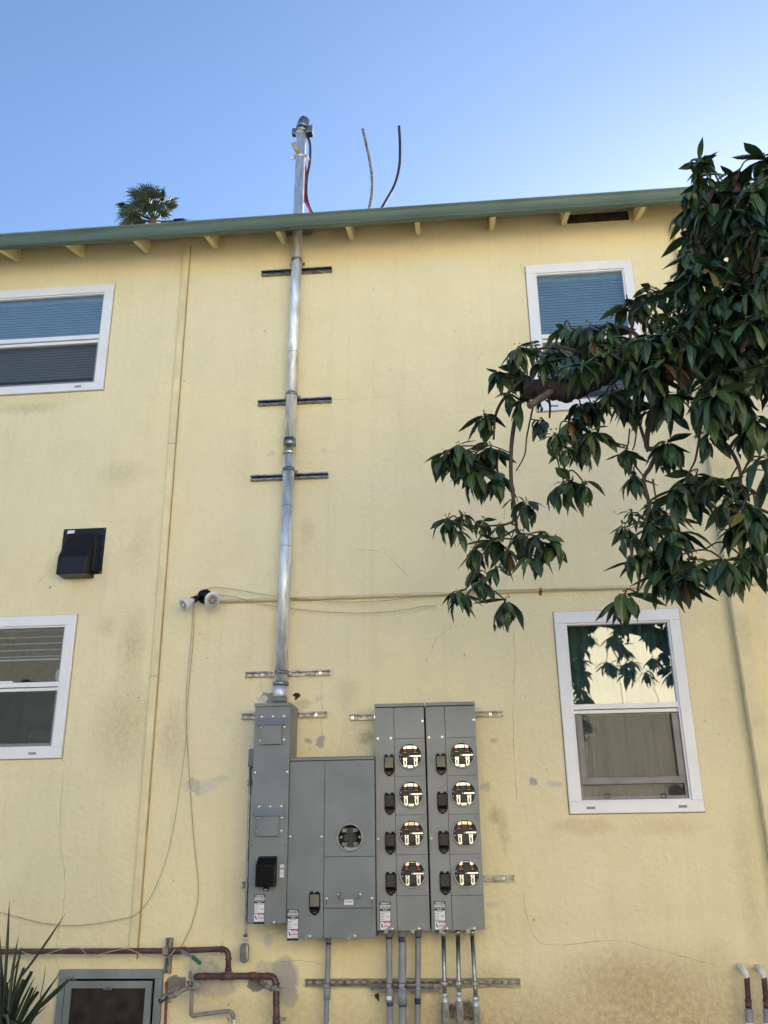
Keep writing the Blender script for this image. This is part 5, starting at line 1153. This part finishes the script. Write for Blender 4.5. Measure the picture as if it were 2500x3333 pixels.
for (hx_, hy_, ex_, ey_, rr_, dd, ti, sq_, spr) in ((720, 480, 610, 150, 330, .3, .3, 1, 1.5), (850, 500, 870, 200, 300, .6, .2, 1, 1.4), (620, 470, 470, 230, 270, -.2, .5, .8, 1.6), (570, 650, 350, 500, 300, .5, .4, .9, 1.8),
      (500, 740, 170, 750, 320, .2, .5, .9, 1.5), (1010, 560, 1060, 240, 300, .1, 1.2, .3, 1.2), (1090, 620, 1290, 480, 230, .4, .3, .9, 1.7), (1130, 680, 1240, 640, 190, -.2, .6, .8, 1.9), (480, 880, 280, 950, 260, .5, .4, .9, 1.7),
      (1200, 905, 1470, 890, 260, .1, .2, .25, 1.3), (1000, 930, 1250, 930, 260, -.4, .3, .3, 1.4), (650, 880, 450, 1000, 260, .2, .3, .8, 1.6), (330, 600, 110, 590, 150, .0, .8, .5, 1.2), (760, 620, 640, 420, 240, -.5, .8, .9, 1.6), (900, 640, 960, 400, 240, -.5, .5, .9, 1.5), (380, 960, 250, 1000, 200, .1, .4, .8, 1.5),
      (760, 700, 700, 500, 230, .2, .5, .9, 1.9), (880, 720, 930, 520, 210, .3, .4, .9, 1.9), (600, 780, 420, 760, 230, -.3, .5, .9, 1.8), (990, 780, 1120, 700, 200, .1, .7, .8, 1.8), (800, 380, 760, 180, 240, -.4, .4, .9, 1.5), (700, 560, 560, 430, 240, .5, .7, .9, 1.8), (420, 700, 300, 640, 220, -.1, .6, .8, 1.7), (540, 900, 380, 960, 240, -.3, .4, .8, 1.8)):
    rr_ *= 1.12; h_ = PP(hx_, hy_, dd); e_ = PP(ex_, ey_, dd); sc_ = (PP(hx_+100, hy_)-PP(hx_, hy_)).length/100
    fan(h_, e_-h_, rr_*sc_, ti, spr, 26, sq_)

# ================================================================== spiky plant, lower left
M['blade'] = mat('sword_leaf', (.010, .022, .009), .5, scale=4, col2=(.026, .042, .014), stretch=(6, 6, 1))
yb0 = P(10, 3620, .45); yp = empty('spiky_plant', (yb0.x, -.45, 0), 'dark spiky plant with long sword leaves at the lower left corner', 'plant')
q = MB()
def blade(tx, ty, bx_, by_, wpx, cut=False, d=.45, d1=None, bend=0.):
    d1 = d if d1 is None else d1
    a = P(bx_*.2048, 2880+by_*.2048, d); b = P(tx*.2048, 2880+ty*.2048, d1); wd_ = wpx*.2048*.0021
    ax = (b-a); s = Vector((ax.z, 0, -ax.x)).normalized(); n = 7; prev = None
    s = (s*.9+Vector((0, rnd.uniform(-.4, .4), 0))).normalized()
    for i in range(n+1):
        t = i/n; p = a+ax*t+s*bend*math.sin(t*math.pi)+Vector((0, 0, -abs(bend)*t*t)); w_ = wd_*(1.0 if t < .5 else (1-((t-.5)/.5)**1.6*(.15 if cut else .97)))
        f = Vector((0, -w_*.35, 0)); cur = (p-s*w_*.5+f, p, p+s*w_*.5+f)
        if prev: q.quad(prev[0], prev[1], cur[1], cur[0]); q.quad(prev[1], prev[2], cur[2], cur[1])
        prev = cur
for args in ((155, 190, 60, 1900, 52), (-20, 560, 80, 1900, 46), (297, 800, 150, 2000, 60), (375, 920, 60, 1700, 20), (1065, 403, 350, 1450, 40), (395, 1285, 130, 2200, 60, True), (520, 1345, 120, 2300, 75, True), (400, 1500, 100, 2300, 80, True),
             (565, 1435, 180, 2300, 40), (610, 1550, 300, 2200, 34), (620, 1665, 200, 2400, 60, True), (530, 1630, 200, 2400, 50, True), (735, 1255, 640, 1800, 16), (975, 1345, 150, 2500, 60), (1140, 1430, 380, 2250, 60), (1210, 1400, 420, 2150, 30),
             (780, 1640, 150, 2500, 70), (760, 1890, 350, 2250, 24), (110, 1510, 60, 2300, 70, True), (20, 1250, 60, 2200, 60), (-60, 1000, 20, 2200, 60), (200, 1680, 80, 2400, 90, True), (-150, 1400, 0, 2300, 70), (300, 1900, 60, 2500, 80), (480, 1900, 120, 2600, 90), (640, 1950, 200, 2700, 70), (90, 1100, 40, 2000, 24), (350, 970, 200, 2100, 34, True)):
    blade(*args[:5], cut=(len(args) > 5), d=.45+rnd.uniform(-.1, .12), bend=rnd.uniform(-.015, .015))
for k in range(46):
    tx = rnd.uniform(-900, 500); ty = rnd.uniform(1700, 2500) if tx > -250 else rnd.uniform(900, 2400); blade(tx, ty, rnd.uniform(-200, 100), 3300, rnd.uniform(50, 90), rnd.random() < .3, d=.45+rnd.uniform(-.2, .2), bend=rnd.uniform(-.05, .05))
blade(0, 2060, 300, 2200, 60, d=.5); blade(470, 2130, 60, 2040, 50, d=.6, bend=.03)
q.build('leaves', 'blade', yp)
MB().tube([(yb0.x, -.45, 0), (yb0.x, -.45, .35)], [.09, .07], 10).build('stem', 'palmtrunk', yp)

# ================================================================== the neighbours behind the viewer (seen mirrored in glass and steel)
nb = empty('neighbouring_house', (5, -13.2, 0), 'sunlit cream building across the yard, seen mirrored in the lower right window', 'building')
q = MB(); q.box(-3.5, 15, -14.5, -13.2, 0, 7.4)
wl = q.build('wall', 'opp', nb)
q = MB()
for k in range(24): q.box(-3.5+.77*k, -3.47+.77*k, -13.2, -13.18, .1, 7.3)
q.build('battens', 'opp', nb)
MB().box(-3.8, 15.3, -14.8, -12.9, 7.4, 7.55).build('roof', 'roofing', nb)
for (x, z) in ((3.4, 1.3), (9.5, 1.3), (6.3, 4.6)):
    f = MB().box(x, x+1.1, -13.19, -13.14, z, z+1.2).build('window', 'vinyl', nb); MB().box(x+.1, x+1., -13.14, -13.13, z+.1, z+1.1).build('pane', 'gap', f)
n2 = empty('neighbouring_house', (-10, -14, 0), 'slate coloured house across the yard, mirrored in the lower left window', 'building')
MB().box(-17, -5.5, -22, -14, 0, 5.2).build('wall', 'opp2', n2)
MB().prism([(-17.5, 5.2), (-5, 5.2), (-11, 7.6)][::-1], -13.6, -22.4).build('roof', 'roofing', n2)
